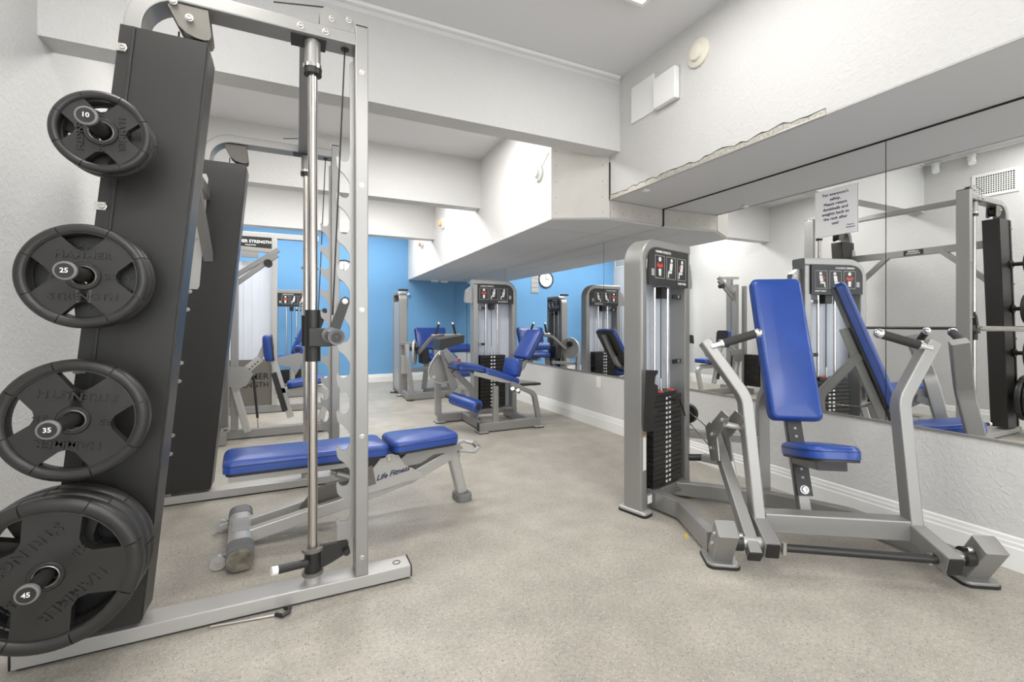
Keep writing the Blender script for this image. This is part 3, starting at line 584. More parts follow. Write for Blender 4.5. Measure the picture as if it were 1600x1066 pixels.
# ================================================================== SELECTORIZED TOWERS
def tower(T, o, ang, w=.55, dep=.125, h=1.60, flip=False, square=False, plates=18, stack_top=.73, title='CHEST PRESS', kind=0, shroud=True, foot=True, smat=None):
    """o = floor point of the front left corner; x across, y depth"""
    ax = V(math.cos(ang), math.sin(ang), 0); ay = V(-math.sin(ang), math.cos(ang), 0); O = V(o[0], o[1], 0); Z = V(0, 0, 1)
    def p(x, y, z): return O + ax * (w - x if flip else x) + ay * y + Z * z
    t = .058; c = dep / 2
    path = [p(t/2, c, .03), p(t/2, c, h - t/2), p(w, c, h - t/2)]
    if square: M().sweep([p(t/2, c, .03), p(t/2, c, h)], rrect(dep, t, .006), ay).sweep([p(t, c, h - t/2), p(w - t, c, h - t/2)], rrect(dep, t, .006), ay).make('tower_frame', SILVER, T)
    else: M().beam(path, dep, t, ay, bend=.13, seg=12, r=.012).make('tower_frame', SILVER, T)
    M().sweep([p(w - t/2, c, .03), p(w - t/2, c, h - (t if not square else 0))], rrect(dep, t, .006), ay).make('tower_upright', SILVER, T)
    M().sweep([p(t, c, .075), p(w - t, c, .075)], rrect(dep * .8, .06, .004), ay).make('tower_sill', SILVER, T)
    if foot:
        for x in (t/2, w - t/2):
            f = M(); f.pad(rounded(.085, dep + .06, .02, 4), p(x, c, .012), ax, ay, .018, .008, .0); f.make('foot_plate', SILVER2, T)
            M().prism(rounded(.09, dep + .066, .022, 4), p(x, c, 0), ax, ay, .013).make('foot_pad', BLACK, T)
    # decal panel
    x0, x1, z1, z0 = t - .006, w - t + .012, h - t + .004, h - .275; r = .085
    poly = [(x0, z0), (x1, z0), (x1, z1)]
    if square: poly.append((x0, z1))
    else: poly += [(x0 + r + r * math.cos(R(a)), z1 - r + r * math.sin(R(a))) for a in range(90, 181, 10)]
    if flip: poly = [(w - x, z) for x, z in poly][::-1]
    M().prism(poly, O + ay * -.002, ax, Z, .010).make('instruction_panel', BLACK, T)
    fr = M(); fg = M(); fd = M(); iw = .105; xi = .135 if not flip else .085
    zc = (z0 + z1) / 2
    yo = -.0125
    for k in range(3):
        cx = xi + .035 + k * .125
        for a, b in (((cx - iw/2, zc - .068), (cx + iw/2, zc - .065)), ((cx - iw/2, zc + .065), (cx + iw/2, zc + .068)), ((cx - iw/2, zc - .068), (cx - iw/2 + .003, zc + .068)), ((cx + iw/2 - .003, zc - .068), (cx + iw/2, zc + .068))):
            fr.prism([(a[0], a[1]), (b[0], a[1]), (b[0], b[1]), (a[0], b[1])], O + ay * yo, ax, Z, .0012)
        fg = M()
        def blob(m, pts): m.prism([(cx + u_, zc + v_) for u_, v_ in pts], O + ay * yo, ax, Z, .0014)
        if k == 0:
            fg_ = [(-.03, -.05), (-.012, -.05), (-.012, .02), (-.03, .02)]
            blob(fd, [(-.036, .0), (-.022, .026), (.0, .012), (.022, .026), (.036, .0), (.024, .004), (.010, -.008), (.0, .0), (-.010, -.008), (-.024, .004)])
            fg.prism([(cx + .014 * math.cos(R(a)), zc + .045 + .014 * math.sin(R(a))) for a in range(0, 360, 30)], O + ay * yo, ax, Z, .0014)
            blob(fg, [(-.010, -.052), (.010, -.052), (.014, -.012), (-.014, -.012)])
        else:
            fg.prism([(cx + .006 + .012 * math.cos(R(a)), zc + .046 + .012 * math.sin(R(a))) for a in range(0, 360, 30)], O + ay * yo, ax, Z, .0014)
            blob(fg, [(-.012, .03), (.018, .03), (.010, -.015), (-.018, -.015)]); blob(fg, [(-.032, -.018), (.008, -.018), (.008, -.032), (-.024, -.032), (-.028, -.058), (-.038, -.058)])
            if k == 2: blob(fd, [(-.03, .018), (-.008, .022), (-.008, .008), (-.03, .004)])
        fg.make('pictogram_figure', LABEL, T); fr.make('pictogram_frame', LTGREY, T); fr = M()
        if k != 1: fd.make('pictogram_muscle', RED, T); fd = M()
    fr.bm.free()
    text('HAMMER STRENGTH', .019, O + ax * (xi - .01) + ay * (yo) + Z * (z1 - .022), ax, Z, LABEL, T, align='LEFT', sx=.95)
    text(title, .018, O + ax * (xi + .34) + ay * (yo) + Z * (z0 + .022), ax, Z, LABEL, T, align='RIGHT', sx=.95)
    lx = .095 if not flip else w - .095
    M().prism([(lx - .014, z0 + .055), (lx + .014, z0 + .055), (lx + .014, z0 + .095), (lx - .014, z0 + .095)], O + ay * yo, ax, Z, .0012).make('maker_badge', LTGREY, T)
    # guide rods, cable, stack
    cx = w / 2 + .03; sw = .32; sd = .10; base = .125
    M().cyl(p(cx - .075, c, .1), p(cx - .075, c, h - .28), .010, 16).make('guide_rod', CHROME, T); M().cyl(p(cx + .075, c, .1), p(cx + .075, c, h - .28), .010, 16).make('guide_rod', CHROME, T)
    M().cyl(p(cx, c, stack_top), p(cx, c, h - .28), .003, 8).make('cable', BLACK, T)
    m = M(); m.cyl(p(cx, c, stack_top), p(cx, c, stack_top + .10), .008, 12).cyl(p(cx, c, stack_top), p(cx, c, stack_top + .03), .014, 12); m.make('cable_stud', CHROME, T)
    a, b = p(cx - .035, c, 0), p(cx + .035, c, 0); m = M().sweep([p(cx - .03, c, h - .31), p(cx + .03, c, h - .31)], rrect(.05, .07, .004), ay); m.make('rod_stop', BLACK, T)
    for zz in (h - .33, .86):
        m = M().sweep([p(w - t - .09, c * .6, zz), p(w - t, c * .6, zz)], rrect(.01, .028, .003), ay); m.make('shroud_clip', BLACK, T)
        m = M(); hexbolt(m, p(w - t - .03, c * .6 - .006, zz), -ay, .009, .005); m.make('clip_bolt', ZINC, T)
    pitch = (stack_top - base) / plates; first = None
    for i in range(plates):
        z_ = base + i * pitch
        if first is None:
            m = M(); lo = V(-sw/2, -sd/2, 0); hi = V(sw/2, sd/2, pitch - .0025); m.box(lo, hi, .0025, 1)
            first = m.make('stack_plate', PLATEM, T, world=False); ob = first
        else:
            ob = first.copy(); C.objects.link(ob)
        ob.parent = T; mt = wm(T).inverted() @ Matrix.Translation(p(cx, c, z_)) @ Matrix.Rotation(ang, 4, 'Z'); ob.matrix_basis = mt
    lb = M()
    cxx = w - cx if flip else cx
    for i in range(plates):
        z_ = base + (i + .45) * pitch
        for sx_, ww in ((-.024, .020), (.012, .020)):
            lb.prism([(cxx + sx_ - ww/2 + .005, z_ - pitch * .24), (cxx + sx_ + ww/2 + .005, z_ - pitch * .24), (cxx + sx_ + ww/2 + .005, z_ + pitch * .24), (cxx + sx_ - ww/2 + .005, z_ + pitch * .24)], O + ay * (c - sd/2 - .0015), ax, Z, .001)
    lb.make('weight_numbers', LABEL, T, kind='stuff')
    if shroud: M().sweep([p(t, dep - .012, (h - .15 + .08) / 2), p(w - t, dep - .012, (h - .15 + .08) / 2)], [(-.003, -(h - .25) / 2), (.003, -(h - .25) / 2), (.003, (h - .25) / 2), (-.003, (h - .25) / 2)], ay).make('rear_shroud', smat or FROST, T)
    return p
def pulley_bracket(T, p, w, h):
    """side bracket with down cable on the square-cornered side"""
    ax = (p(1, 0, 0) - p(0, 0, 0)); ay = (p(0, 1, 0) - p(0, 0, 0)).normalized()
    o = p(w, .06, 0); ax = ax.normalized()
    M().prism([(0, h - .10), (.02, h - .08), (.075, h - .12), (.095, h - .24), (.085, h - .27), (0, h - .27)] if ax.cross(V(0, 0, 1)).dot(ay) < 0 else [(0, h - .10), (.02, h - .08), (.075, h - .12), (.095, h - .24), (.085, h - .27), (0, h - .27)], o, ax, V(0, 0, 1), .05, True).make('pulley_cover', SILVER, T)
    M().cyl(o + ax * .065 + V(0, 0, h - .25), o + ax * .065 + V(0, 0, .5), .003, 8).make('cable', BLACK, T)
    m = M(); s_ = -ay
    hexbolt(m, o + ax * .06 + s_ * .025 + V(0, 0, h - .135), s_, .008, .006); m.make('cover_bolt', ZINC, T)

# ================================================================== CHEST PRESS
A = R(-33.5); cu_, cv_ = V(math.cos(A), math.sin(A), 0), V(-math.sin(A), math.cos(A), 0)
def Wc(u, v, z): p = cu_ * (u + 1.16) + cv_ * v; return V(p.x, p.y, z)
Zv = V(0, 0, 1)
T = thing('chest_press', 'silver chest press machine with tall blue backrest in the right foreground', 'exercise machine', Wc(0, 2.5, 0))
TA = R(15.7)
p = tower(T, (1.775, 2.03), TA, h=1.60, stack_top=.66, plates=18, title='CHEST PRESS')
pulley_bracket(T, p, .55, 1.60)
# label strips on the tower
tax, tay = V(math.cos(TA), math.sin(TA), 0), V(-math.sin(TA), math.cos(TA), 0)
lb = M().prism([(.012, .26), (.040, .26), (.040, .46), (.012, .46)], V(1.775, 2.03, 0) - tay * .001, tax, Zv, .002).make('caution_label', LABEL, T); M().prism([(.012, .45), (.040, .45), (.040, .465), (.012, .465)], V(1.775, 2.03, 0) - tay * .002, tax, Zv, .002).make('orange_band', ORANGE, lb)
M().prism([(.07, .055), (.11, .055), (.11, .10), (.07, .10)], V(1.775, 2.03, 0) - tay * -.008, tax, Zv, .006).make('serial_label', LABEL, T)
# add-on weight lever on the left upright
M().prism([(-.04, .50), (.035, .50), (.030, .58), (.058, .585), (.058, .61), (.028, .62), (.035, .68), (.062, .69), (.062, .75), (.03, .76), (.034, .80), (.062, .82), (.062, .835), (-.015, .84)], V(1.775, 2.03, 0) - tay * .035, tax, Zv, .03).make('add_weight_lever', DARK, T)
m = M(); m.prism([(-.155, .661), (.10, .661), (.10, .683), (-.155, .683)], p(.305, .112, 0), tax, Zv, .098); m.make('top_stack_plate', BLACK, T)
for q_ in (.24, .37): M().cyl(p(q_, .03, .682), p(q_, .03, .69), .022).make('red_bumper', RED, T)
M().pipe([p(.33, -.01, .64), p(.36, -.03, .64), p(.40, -.03, .58), p(.43, -.03, .525)], .005, bend=.02).make('selector_lanyard', BLACK, T)
M().cyl(p(.305, .01, .64), p(.305, -.045, .64), .008).make('selector_pin', BLACK, T)
# base tubes
FL, FR = Wc(-.51, 2.221, 0), Wc(.51, 2.221, 0)
M().beam([p(.16, .04, .062), V(1.955, 1.86, .062), V(FL.x + .005, FL.y + .06, .062)], .055, .10, Zv, bend=.10).make('base_tube', SILVER, T) if 0 else None
def flat(path, w, h, bend, name, parent, m=SILVER): return M().beam(path, h, w, (0, 0, 1), bend=bend).make(name, m, parent)
flat([p(.16, .05, .065), V(1.945, 1.90, .065), V(FL.x + .01, FL.y + .05, .065)], .055, .10, .12, 'base_tube', T)
flat([p(.42, .05, .060), V(2.53, 1.815, .060), V(2.70, 1.45, .060), V(FR.x + .02, FR.y + .03, .060)], .055, .085, .12, 'base_tube', T)
M().cyl(p(.37, -.01, .075), p(.37, -.03, .075), .012).make('leveller', ZINC, T)
# front pivot posts with foot plates
for U, F_ in ((-.51, FL), (.51, FR)):
    M().sweep([Wc(U, 2.235, .022), Wc(U, 2.125, .195)], rrect(.085, .085, .006), cu_).make('pivot_post', SILVER, T)
    M().pad(rounded(.14, .16, .03, 5), Wc(U, 2.23, .010), cu_, cv_, .014, .004, 0).make('foot_plate', SILVER, T); M().prism(rounded(.146, .166, .032, 5), Wc(U, 2.23, 0), cu_, cv_, .011).make('foot_pad', BLACK, T)
    s_ = 1 if U < 0 else -1
    M().cyl(Wc(U + s_ * .04, 2.165, .125), Wc(U + s_ * .075, 2.165, .125), .038, 24).make('pivot_bearing', BLACK, T); M().cyl(Wc(U + s_ * .07, 2.165, .125), Wc(U + s_ * .17, 2.165, .125), .025, 24).make('pivot_axle', SILVER2 if U < 0 else STEEL, T)
    m = M()
    for dv, dz in ((-.02, .045), (.03, -.035)): hexbolt(m, Wc(U + s_ * .055, 2.165 + dv, .125 + dz * .8), cu_ * s_, .011, .016)
    if U < 0:
        for dz, dv in ((.16, 2.15), (.10, 2.185)): hexbolt(m, Wc(U - .043, dv, dz), -cu_, .010, .01)
    m.make('pivot_bolts', ZINC, T, kind='stuff')
M().prism([(0, 0), (.02, 0), (.02, .025), (0, .025)], V(1.722, 1.66, .05), V(-.3, -.95, 0).normalized(), Zv, .002, True).make('yellow_label', YELLOW, T)
# press arms
for s_ in (-1, 1):
    path = [Wc(s_ * .325, 2.275, .15), Wc(s_ * .345, 2.395, .735), Wc(s_ * .515, 2.455, 1.005)]
    a = (path[1] - path[0]).normalized(); b = (path[2] - path[1]).normalized(); nn = (cv_ - a * cv_.dot(a)).normalized()
    M().beam(path, .075, .052, nn, bend=.16, seg=8).make('press_arm', SILVER, T)
    M().sweep([Wc(s_ * .515, 2.455, 1.005), Wc(s_ * .5175, 2.456, 1.009)], rrect(.070, .048, .006), nn).make('arm_cap', SILVER, T)
    # lower arm to the pivot
    en = Wc(s_ * .325, 2.115, .115) if s_ < 0 else Wc(.335, 2.06, .125)
    M().sweep([Wc(s_ * .325, 2.32, .185), en], rrect(.062, .078, .005), cu_).make('lower_arm', SILVER, T)
    dn = (en - Wc(s_ * .325, 2.32, .185)).normalized()
    M().sweep([en, en + dn * .004], rrect(.054, .070, .004), cu_).make('arm_end', BLACK, T)
    # grips
    g0 = Wc(s_ * .485, 2.42, .985); g1 = Wc(s_ * .275, 2.425, 1.052); d = (g1 - g0).normalized()
    h = M().cyl(g0 - d * .01, g0 + d * .06, .016).make('grip_stub', CHROME, T); M().cyl(g0 + d * .045, g1 - d * .012, .021, 24).make('foam_grip', GRIP, h)
    M().sphere(g1, .024).make('grip_end', CHROME, h); M().cyl(g0 + d * .038, g0 + d * .048, .024).make('grip_collar', CHROME, h)
M().sweep([Wc(-.30, 2.29, .178), Wc(.30, 2.29, .178)], rrect(.078, .09, .006), cv_).make('cross_beam', SILVER, T)
M().cyl(Wc(-.29, 2.14, .122), Wc(.31, 2.11, .128), .017, 20).make('link_rod', DARK, T)
m = M(); 
for U in (-.275, .29): m.cyl(Wc(U, 2.125, .10), Wc(U, 2.125, .15), .011)
m.make('rod_bolt', ZINC, T)
# lever link on the left, with cable bracket
M().sweep([Wc(-.395, 2.12, .085), Wc(-.40, 2.70, .49)], rrect(.052, .062, .005), cu_).make('lever_tube', SILVER, T)
M().sweep([Wc(-.395, 2.116, .082), Wc(-.395, 2.121, .086)], rrect(.054, .064, .005), cu_).make('lever_end', BLACK, T)
for U in (-.435, -.37):
    M().prism([(2.746, .509), (2.657, .557), (2.633, .552), (2.443, .661), (2.335, .650), (2.354, .619), (2.529, .504), (2.485, .392), (2.633, .349)], Wc(U, 0, 0) , cv_, Zv, .006, True).make('lever_plate', SILVER, T)
m = M(); 
for v_, z_ in ((2.62, .42), (2.60, .50), (2.42, .615)): hexbolt(m, Wc(-.440, v_, z_), -cu_, .012, .01)
m.make('lever_bolts', ZINC, T, kind='stuff')
M().cyl(Wc(-.44, 2.40, .60), Wc(-.36, 2.40, .585), .014).make('link_joint', SILVER2, T); M().sweep([Wc(-.345, 2.36, .57), Wc(-.355, 2.46, .60)], rrect(.03, .05, .004), cu_).make('arm_lug', SILVER, T)
M().beam([Wc(-.38, 2.74, .50), Wc(-.33, 2.72, .40), Wc(-.31, 2.66, .20)], .04, .05, cv_, bend=.15).make('curved_link', SILVER2, T)
M().beam([Wc(-.42, 2.86, .30), Wc(-.34, 2.80, .30)], .04, .05, Zv).make('adjust_clamp', SILVER, T); M().cyl(Wc(-.50, 2.87, .295), Wc(-.42, 2.86, .30), .02).make('adjust_knob', BLACK, T)
# twin pulley beside the tower and its cables
pc = p(.55 + .04, .06, .50)
M().prism([(-.02, -.08), (.02, -.08), (.02, .08), (-.02, .08)], pc, tax, Zv, .05, True).make('pulley_bracket', SILVER, T)
M().cyl(pc + tax * .03 - tay * .0, pc + tax * .045, .065, 28).make('pulley', BLACK, T); M().cyl(pc + tax * .05, pc + tax * .062, .065, 28).make('pulley', BLACK, T)
M().cyl(pc + tax * .04 + Zv * .02, Wc(-.42, 2.66, .50), .0035, 8).make('cable', STEEL, T); M().cyl(pc + tax * .04 - Zv * .05, Wc(-.42, 2.62, .40), .0035, 8).make('cable', STEEL, T)
M().sweep([p(.55, .07, .385), Wc(-.05, 3.0, .385)], rrect(.05, .06, .005), Zv).make('tower_brace', SILVER, T)
# rear upright curving to the backrest, seat post
M().beam([Wc(-.04, 2.97, .06), Wc(-.03, 3.02, .62), Wc(0, 2.80, .90)], .065, .055, cu_, bend=.14, seg=8).make('rear_upright', SILVER, T)
bd = V(cv_.x * .335, cv_.y * .335, .942).normalized()      # backrest direction (leans back)
bn = cu_.cross(bd).normalized()                             # = back-facing normal
bn = bn if bn.dot(cv_) > 0 else -bn
bo = Wc(0, 2.475, .13) + bn * .075
M().sweep([bo, bo + bd * 1.02], rrect(.055, .05, .004), cu_).make('back_post', SILVER, T)
for z_off, z1 in ((.10, .66),):
    a = bo + bd * .10 - bn * .034; M().sweep([a, a + bd * .50], rrect(.075, .018, .003), cu_).make('adjustment_rail', DARK, T)
    
    for q_ in (.03, .475): hexbolt(M(), a + bd * q_ - bn * .009, -bn, .016, .012).make('rail_bolt', ZINC, T)
    m = M()
    for k in range(9):
        q = a + bd * (.09 + k * .042) - bn * .0095; m.prism([(-.006, -.006), (.006, -.006), (.006, .006), (-.006, .006)], q, cu_, bd, .002, True)
    m.make('rail_holes', LTGREY, T, kind='stuff')
bc = Wc(.0, 2.765, .975) 
ol = rounded(.268, .83, .035, 6, taper=.04)
padthing(ol, bc + bn * .045, cu_, bd, .062, T, 'backrest', dome=.006)
# seat
sd = V(cv_.x * .97, cv_.y * .97, -.20).normalized(); sn = sd.cross(cu_).normalized(); sn = sn if sn.z > 0 else -sn
so = [(-.11, .15), (-.125, -.02), (-.115, -.13), (-.09, -.165), (-.05, -.18), (.05, -.18), (.09, -.165), (.115, -.13), (.125, -.02), (.11, .15), (.10, .175), (-.10, .175)]
def subd(o_):
    out = []
    for i in range(len(o_)):
        a, b = o_[i], o_[(i+1) % len(o_)]; out += [(.75*a[0]+.25*b[0], .75*a[1]+.25*b[1]), (.25*a[0]+.75*b[0], .25*a[1]+.75*b[1])]
    return out
padthing(subd(so), Wc(.0, 2.40, .455), cu_, sd, .060, T, 'seat', dome=.006)
M().sweep([Wc(0, 2.54, .405), Wc(0, 2.30, .447)], rrect(.13, .055, .006), cu_).make('seat_bracket', SILVER, T); M().sweep([Wc(0, 2.30, .447), Wc(0, 2.294, .448)], rrect(.13, .055, .006), cu_).make('bracket_end', DARK, T)

# ================================================================== LEG EXTENSION
T = thing('leg_extension', 'leg extension machine with reclining blue seat and roller in the middle of the room', 'exercise machine', (1.9, 4.6, 0))
p = tower(T, (1.845, 4.93), 0, h=1.61, flip=True, stack_top=.73, plates=15, title='LEG EXTENSION')
pulley_bracket(T, p, .55, 1.61)
flat([(1.415, 4.93, .055), (1.86, 4.93, .055)], .07, .09, 0, 'base_tube', T); flat([(1.655, 4.29, .055), (2.345, 4.29, .055)], .06, .09, 0, 'base_tube', T); flat([(1.72, 4.90, .055), (1.72, 4.31, .055)], .055, .08, 0, 'base_tube', T)
flat([(2.25, 4.95, .055), (2.25, 4.31, .055)], .055, .08, 0, 'base_tube', T)
for x, y in ((1.44, 4.93), (1.69, 4.285), (2.32, 4.285)):
    M().box((x - .05, y - .06, .008), (x + .05, y + .06, .018), .002).make('foot_plate', SILVER2, T); M().box((x - .052, y - .062, 0), (x + .052, y + .062, .009)).make('foot_pad', BLACK, T)
M().box((1.648, 4.262, .015), (1.656, 4.318, .098)).make('tube_end', BLACK, T)
M().beam([(2.34, 4.29, .09), (2.285, 4.29, .36), (2.02, 4.29, .475)], .05, .05, (0, 1, 0), bend=.10).make('rear_arch', SILVER, T)
M().beam([(1.84, 4.29, .09), (1.84, 4.29, .46)], .05, .055, (0, 1, 0)).make('seat_post', SILVER, T)
M().beam([(1.415, 4.90, .09), (1.405, 4.90, .80)], .06, .065, (0, 1, 0)).make('front_post', SILVER, T)
M().beam([(1.72, 4.62, .09), (1.70, 4.62, .40), (1.50, 4.62, .60)], .055, .06, (0, 1, 0), bend=.14).make('curved_post', SILVER, T)
M().sweep([(1.47, 4.50, .655), (1.86, 4.50, .53), (2.20, 4.50, .43)], rrect(.26, .03, .004), (0, 1, 0)).make('seat_rail', SILVER, T)
M().beam([(1.62, 4.34, .60), (1.92, 4.34, .515), (2.33, 4.34, .455)], .03, .05, (0, 1, 0)).make('side_rail', SILVER2, T)
M().box((2.14, 4.27, .445), (2.36, 4.33, .468), .006).make('seat_handle', BLACK, T)
X_ = V(1, 0, 0); Y_ = V(0, 1, 0)
ax = V(1, 0, -.14).normalized(); padthing(rounded(.32, .36, .05, 5), V(1.60, 4.50, .625), ax, Y_, .055, T, 'seat_front')
ax = V(1, 0, -.34).normalized(); padthing(rounded(.44, .36, .05, 5), V(1.94, 4.50, .525), ax, Y_, .055, T, 'seat')
ax = V(.20, 0, 1).normalized(); padthing(rounded(.34, .17, .03, 5), V(2.19, 4.50, .635), Y_ * -1, ax, .05, T, 'lumbar_pad') if 0 else padthing(rounded(.34, .19, .03, 5), V(2.15, 4.50, .625), Y_ * -1, ax, .055, T, 'lumbar_pad')
ax = V(.52, 0, .86).normalized(); padthing(rounded(.34, .36, .03, 5), V(2.345, 4.50, .86), Y_ * -1, ax, .055, T, 'backrest')
M().beam([(2.06, 4.50, .50), (2.24, 4.50, .60), (2.44, 4.50, .97)], .06, .04, (0, 1, 0), bend=.1).make('back_tube', SILVER, T)
# movement arm, roller, cam, shield
a, b = V(1.615, 4.18, .285), V(1.46, 4.53, .33); d = (b - a).normalized()
rl = M().lathe([(.001, 0), (.050, 0), (.064, .012), (.064, (b-a).length - .012), (.05, (b-a).length), (.001, (b-a).length)], a, d, seg=36).make('shin_roller', VINYL, T); M().cyl(a - d * .004, a + d * .002, .032, 28).make('roller_cap', DARK, rl)
M().cyl(b - d * .01, b + d * .10, .018).make('roller_axle', BLACK, T)
M().sweep([(1.40, 4.64, .82), (1.53, 4.64, .36)], rrect(.035, .075, .005), (0, 1, 0)).make('movement_arm', SILVER, T)
m = M(); m.prism([(1.50, .30), (1.56, .33), (1.58, .40), (1.54, .43), (1.49, .38)], (0, 4.60, 0), X_, Zv, .02, True); m.make('roller_clamp', SILVER2, T)
M().prism([(1.40, .86), (1.52, .74), (1.60, .66), (1.56, .60), (1.44, .68), (1.38, .78)], (0, 4.585, 0), X_, Zv, .008, True).make('arm_plate', SILVER, T)
M().prism([(1.53, .70), (1.56, .685), (1.57, .72), (1.54, .735)], (0, 4.578, 0), X_, Zv, .003, True).make('red_warning_label', RED, T)
cp = [(1.40, .80), (1.46, .78), (1.53, .66), (1.565, .57), (1.55, .50), (1.48, .455), (1.40, .45), (1.32, .49), (1.275, .56), (1.285, .64), (1.34, .73)]
M().prism(subd(cp), (0, 4.80, 0), X_, Zv, .012, True).make('cam_plate', SILVER, T)
cp2 = subd(subd(cp)); M().pipe([V(x, 4.788, z) for x, z in cp2 + [cp2[0]]], .010, n=Y_, seg=8, caps=False).make('cam_edge', SILVER2, T)
m = M(); hexbolt(m, (1.40, 4.79, .76), -Y_, .02, .03); hexbolt(m, (1.34, 4.79, .52), -Y_, .016, .012); m.make('cam_bolt', ZINC, T)
m = M(); m.prism([(1.235, .845), (1.485, .91), (1.49, .985), (1.245, .95)], (0, 4.50, 0), X_, Zv, .26, False); m.make('counterweight', DARK, T)
m = M(); m.cyl((2.05, 4.30, .40), (2.02, 4.26, .43), .02).cyl((2.11, 4.30, .385), (2.08, 4.26, .41), .02); m.make('adjust_knob', ZINC, T)

# ================================================================== REAR LEG CURL
T = thing('leg_curl', 'leg curl machine with large cam disc and blue pads before the blue wall', 'exercise machine', (1.8, 6.9, 0))
p = tower(T, (1.53, 6.95), R(90), h=1.60, w=.52, stack_top=.70, plates=14, title='LEG CURL', smat=SILVER2)
m = M().box((1.395, 6.93, 1.595), (1.535, 7.0, 1.625), .006); m.make('top_cap', DARK, T)
flat([(1.47, 7.38, .055), (1.46, 6.50, .055)], .06, .09, 0, 'base_tube', T); flat([(1.48, 6.52, .055), (2.30, 6.62, .055)], .06, .09, 0, 'base_tube', T)
for x, y in ((1.40, 7.38), (1.47, 6.50), (2.28, 6.62)): M().pad(rounded(.11, .11, .05, 6), V(x, y, 0), X_, Y_, .014, .004, 0).make('foot_pad', BLACK, T)
M().beam([(1.50, 6.52, .09), (1.44, 6.55, .62), (1.44, 6.60, .80)], .05, .06, (0, 1, 0), bend=.2).make('front_strut', SILVER, T)
M().beam([(1.78, 6.95, .09), (1.84, 6.95, .60)], .06, .07, (0, 1, 0)).make('strut', SILVER, T); M().beam([(2.22, 7.0, .09), (2.10, 7.0, .55), (1.98, 7.0, .70)], .06, .07, (0, 1, 0), bend=.12).make('strut', SILVER, T)
flat([(1.78, 6.97, .055), (2.28, 6.97, .055)], .06, .09, 0, 'base_tube', T)
M().beam([(1.46, 6.60, .42), (1.85, 6.75, .44)], .05, .05, (0, 0, 1)).make('side_tube', SILVER, T)
M().lathe([(.001, -.008), (.165, -.008), (.18, -.014), (.185, .0), (.18, .014), (.165, .008), (.001, .008)], (1.56, 6.62, .68), (.93, -.36, 0), seg=48).make('cam_disc', SILVER2, T); M().cyl((1.50, 6.64, .75), (1.60, 6.60, .75), .05).make('cam_hub', BLACK, T)
M().beam([(1.44, 6.96, .80), (1.58, 6.62, .80)], .05, .05, (0, 0, 1)).make('hub_tube', SILVER, T)
ax = V(0, .30, 1).normalized(); padthing([(x * (1 + .3 * y), y) for x, y in rounded(.50, .36, .04, 5)], V(1.98, 7.30, .85), V(1, 0, 0), ax, .06, T, 'backrest')
ax = V(0, 1, .12).normalized(); padthing(rounded(.46, .38, .05, 5), V(2.05, 6.98, .555), V(1, 0, 0), ax, .06, T, 'seat')
def roller(a, b, r, parent, name='roller'):
    a, b = V(*a), V(*b); d = b - a; L = d.length
    o = M().lathe([(.001, 0), (r - .012, 0), (r, .012), (r, L - .012), (r - .012, L), (.001, L)], a, d, seg=32).make(name, VINYL, parent); M().cyl(a - d.normalized() * .004, b + d.normalized() * .004, r * .45).make('roller_core', DARK, o); return o
roller((1.98, 6.62, .725), (2.42, 6.66, .725), .065, T, 'thigh_roller'); roller((1.95, 6.42, .36), (2.38, 6.46, .36), .055, T, 'shin_roller')
for x, s_ in ((1.92, -1), (2.24, 1)):
    g0 = V(x, 6.80, .93); g1 = V(x + s_ * -.0 + .05 * (1 if s_ < 0 else -1), 6.78, 1.10); h = M().cyl(g0, g1, .018).make('foam_grip', GRIP, T); M().sphere(g1, .024).make('grip_end', CHROME, h)
M().cyl((1.86, 6.80, .92), (2.32, 6.80, .92), .022).make('handle_tube', SILVER2, T); M().beam([(1.62, 6.66, .66), (1.84, 6.76, .88), (2.05, 6.80, .92)], .05, .05, (0, 1, 0), bend=.1).make('curl_arm', CAST, T)
M().sweep([(2.05, 6.82, .49), (2.05, 7.30, .49), (2.02, 7.42, 1.0)], rrect(.06, .05, .004), (1, 0, 0)).make('seat_frame', SILVER, T)
M().box((1.68, 6.70, .50), (1.80, 6.90, .72), .02).make('hinge_block', BLACK, T); M().box((1.425, 6.85, .35), (1.50, 6.93, .62), .004).make('guard_plate', SILVER2, T)

# ================================================================== PULLDOWN TOWER + SEATED MACHINE (left back)
T = thing('cable_pulldown', 'tall cable pulldown frame with frosted shroud and dark lower panel before the blue wall', 'exercise machine', (-.4, 6.36, 0))
for x in (-.80, -.245): M().box((x - .03, 6.345, .09), (x + .03, 6.43, 2.15), .004).make('upright', SILVER2, T)
M().box((-.83, 6.345, 2.15), (.26, 6.43, 2.215), .004).make('top_beam', SILVER2, T); flat([(-.83, 6.39, .05), (.30, 6.39, .05)], .06, .085, 0, 'base_tube', T)
M().box((-.77, 6.40, .66), (-.275, 6.406, 1.86)).make('frosted_shroud', FROST, T)
for k in range(6): M().box((-.74 + k * .085, 6.396, .66), (-.735 + k * .085, 6.401, 1.86)).make('shroud_rib', mat('shroud_rib', (.75, .78, .86), .4), T)
M().box((-.77, 6.37, .10), (-.275, 6.40, .66), .004).make('lower_panel', CAST, T)
text('HAMMER', .105, (-.52, 6.369, .45), X_, Zv, BLACK, T); text('STRENGTH', .085, (-.52, 6.369, .35), X_, Zv, BLACK, T)
M().box((-.74, 6.335, 2.02), (-.275, 6.345, 2.155)).make('nameplate', BLACK, T); text('HAMMER STRENGTH', .05, (-.50, 6.334, 2.095), X_, Zv, LABEL, T, sx=.95); text('PULLDOWN', .02, (-.50, 6.334, 2.052), X_, Zv, LABEL, T)
M().box((-.60, 6.34, 1.90), (-.42, 6.36, 1.99), .004).make('pulley_box', SILVER, T)
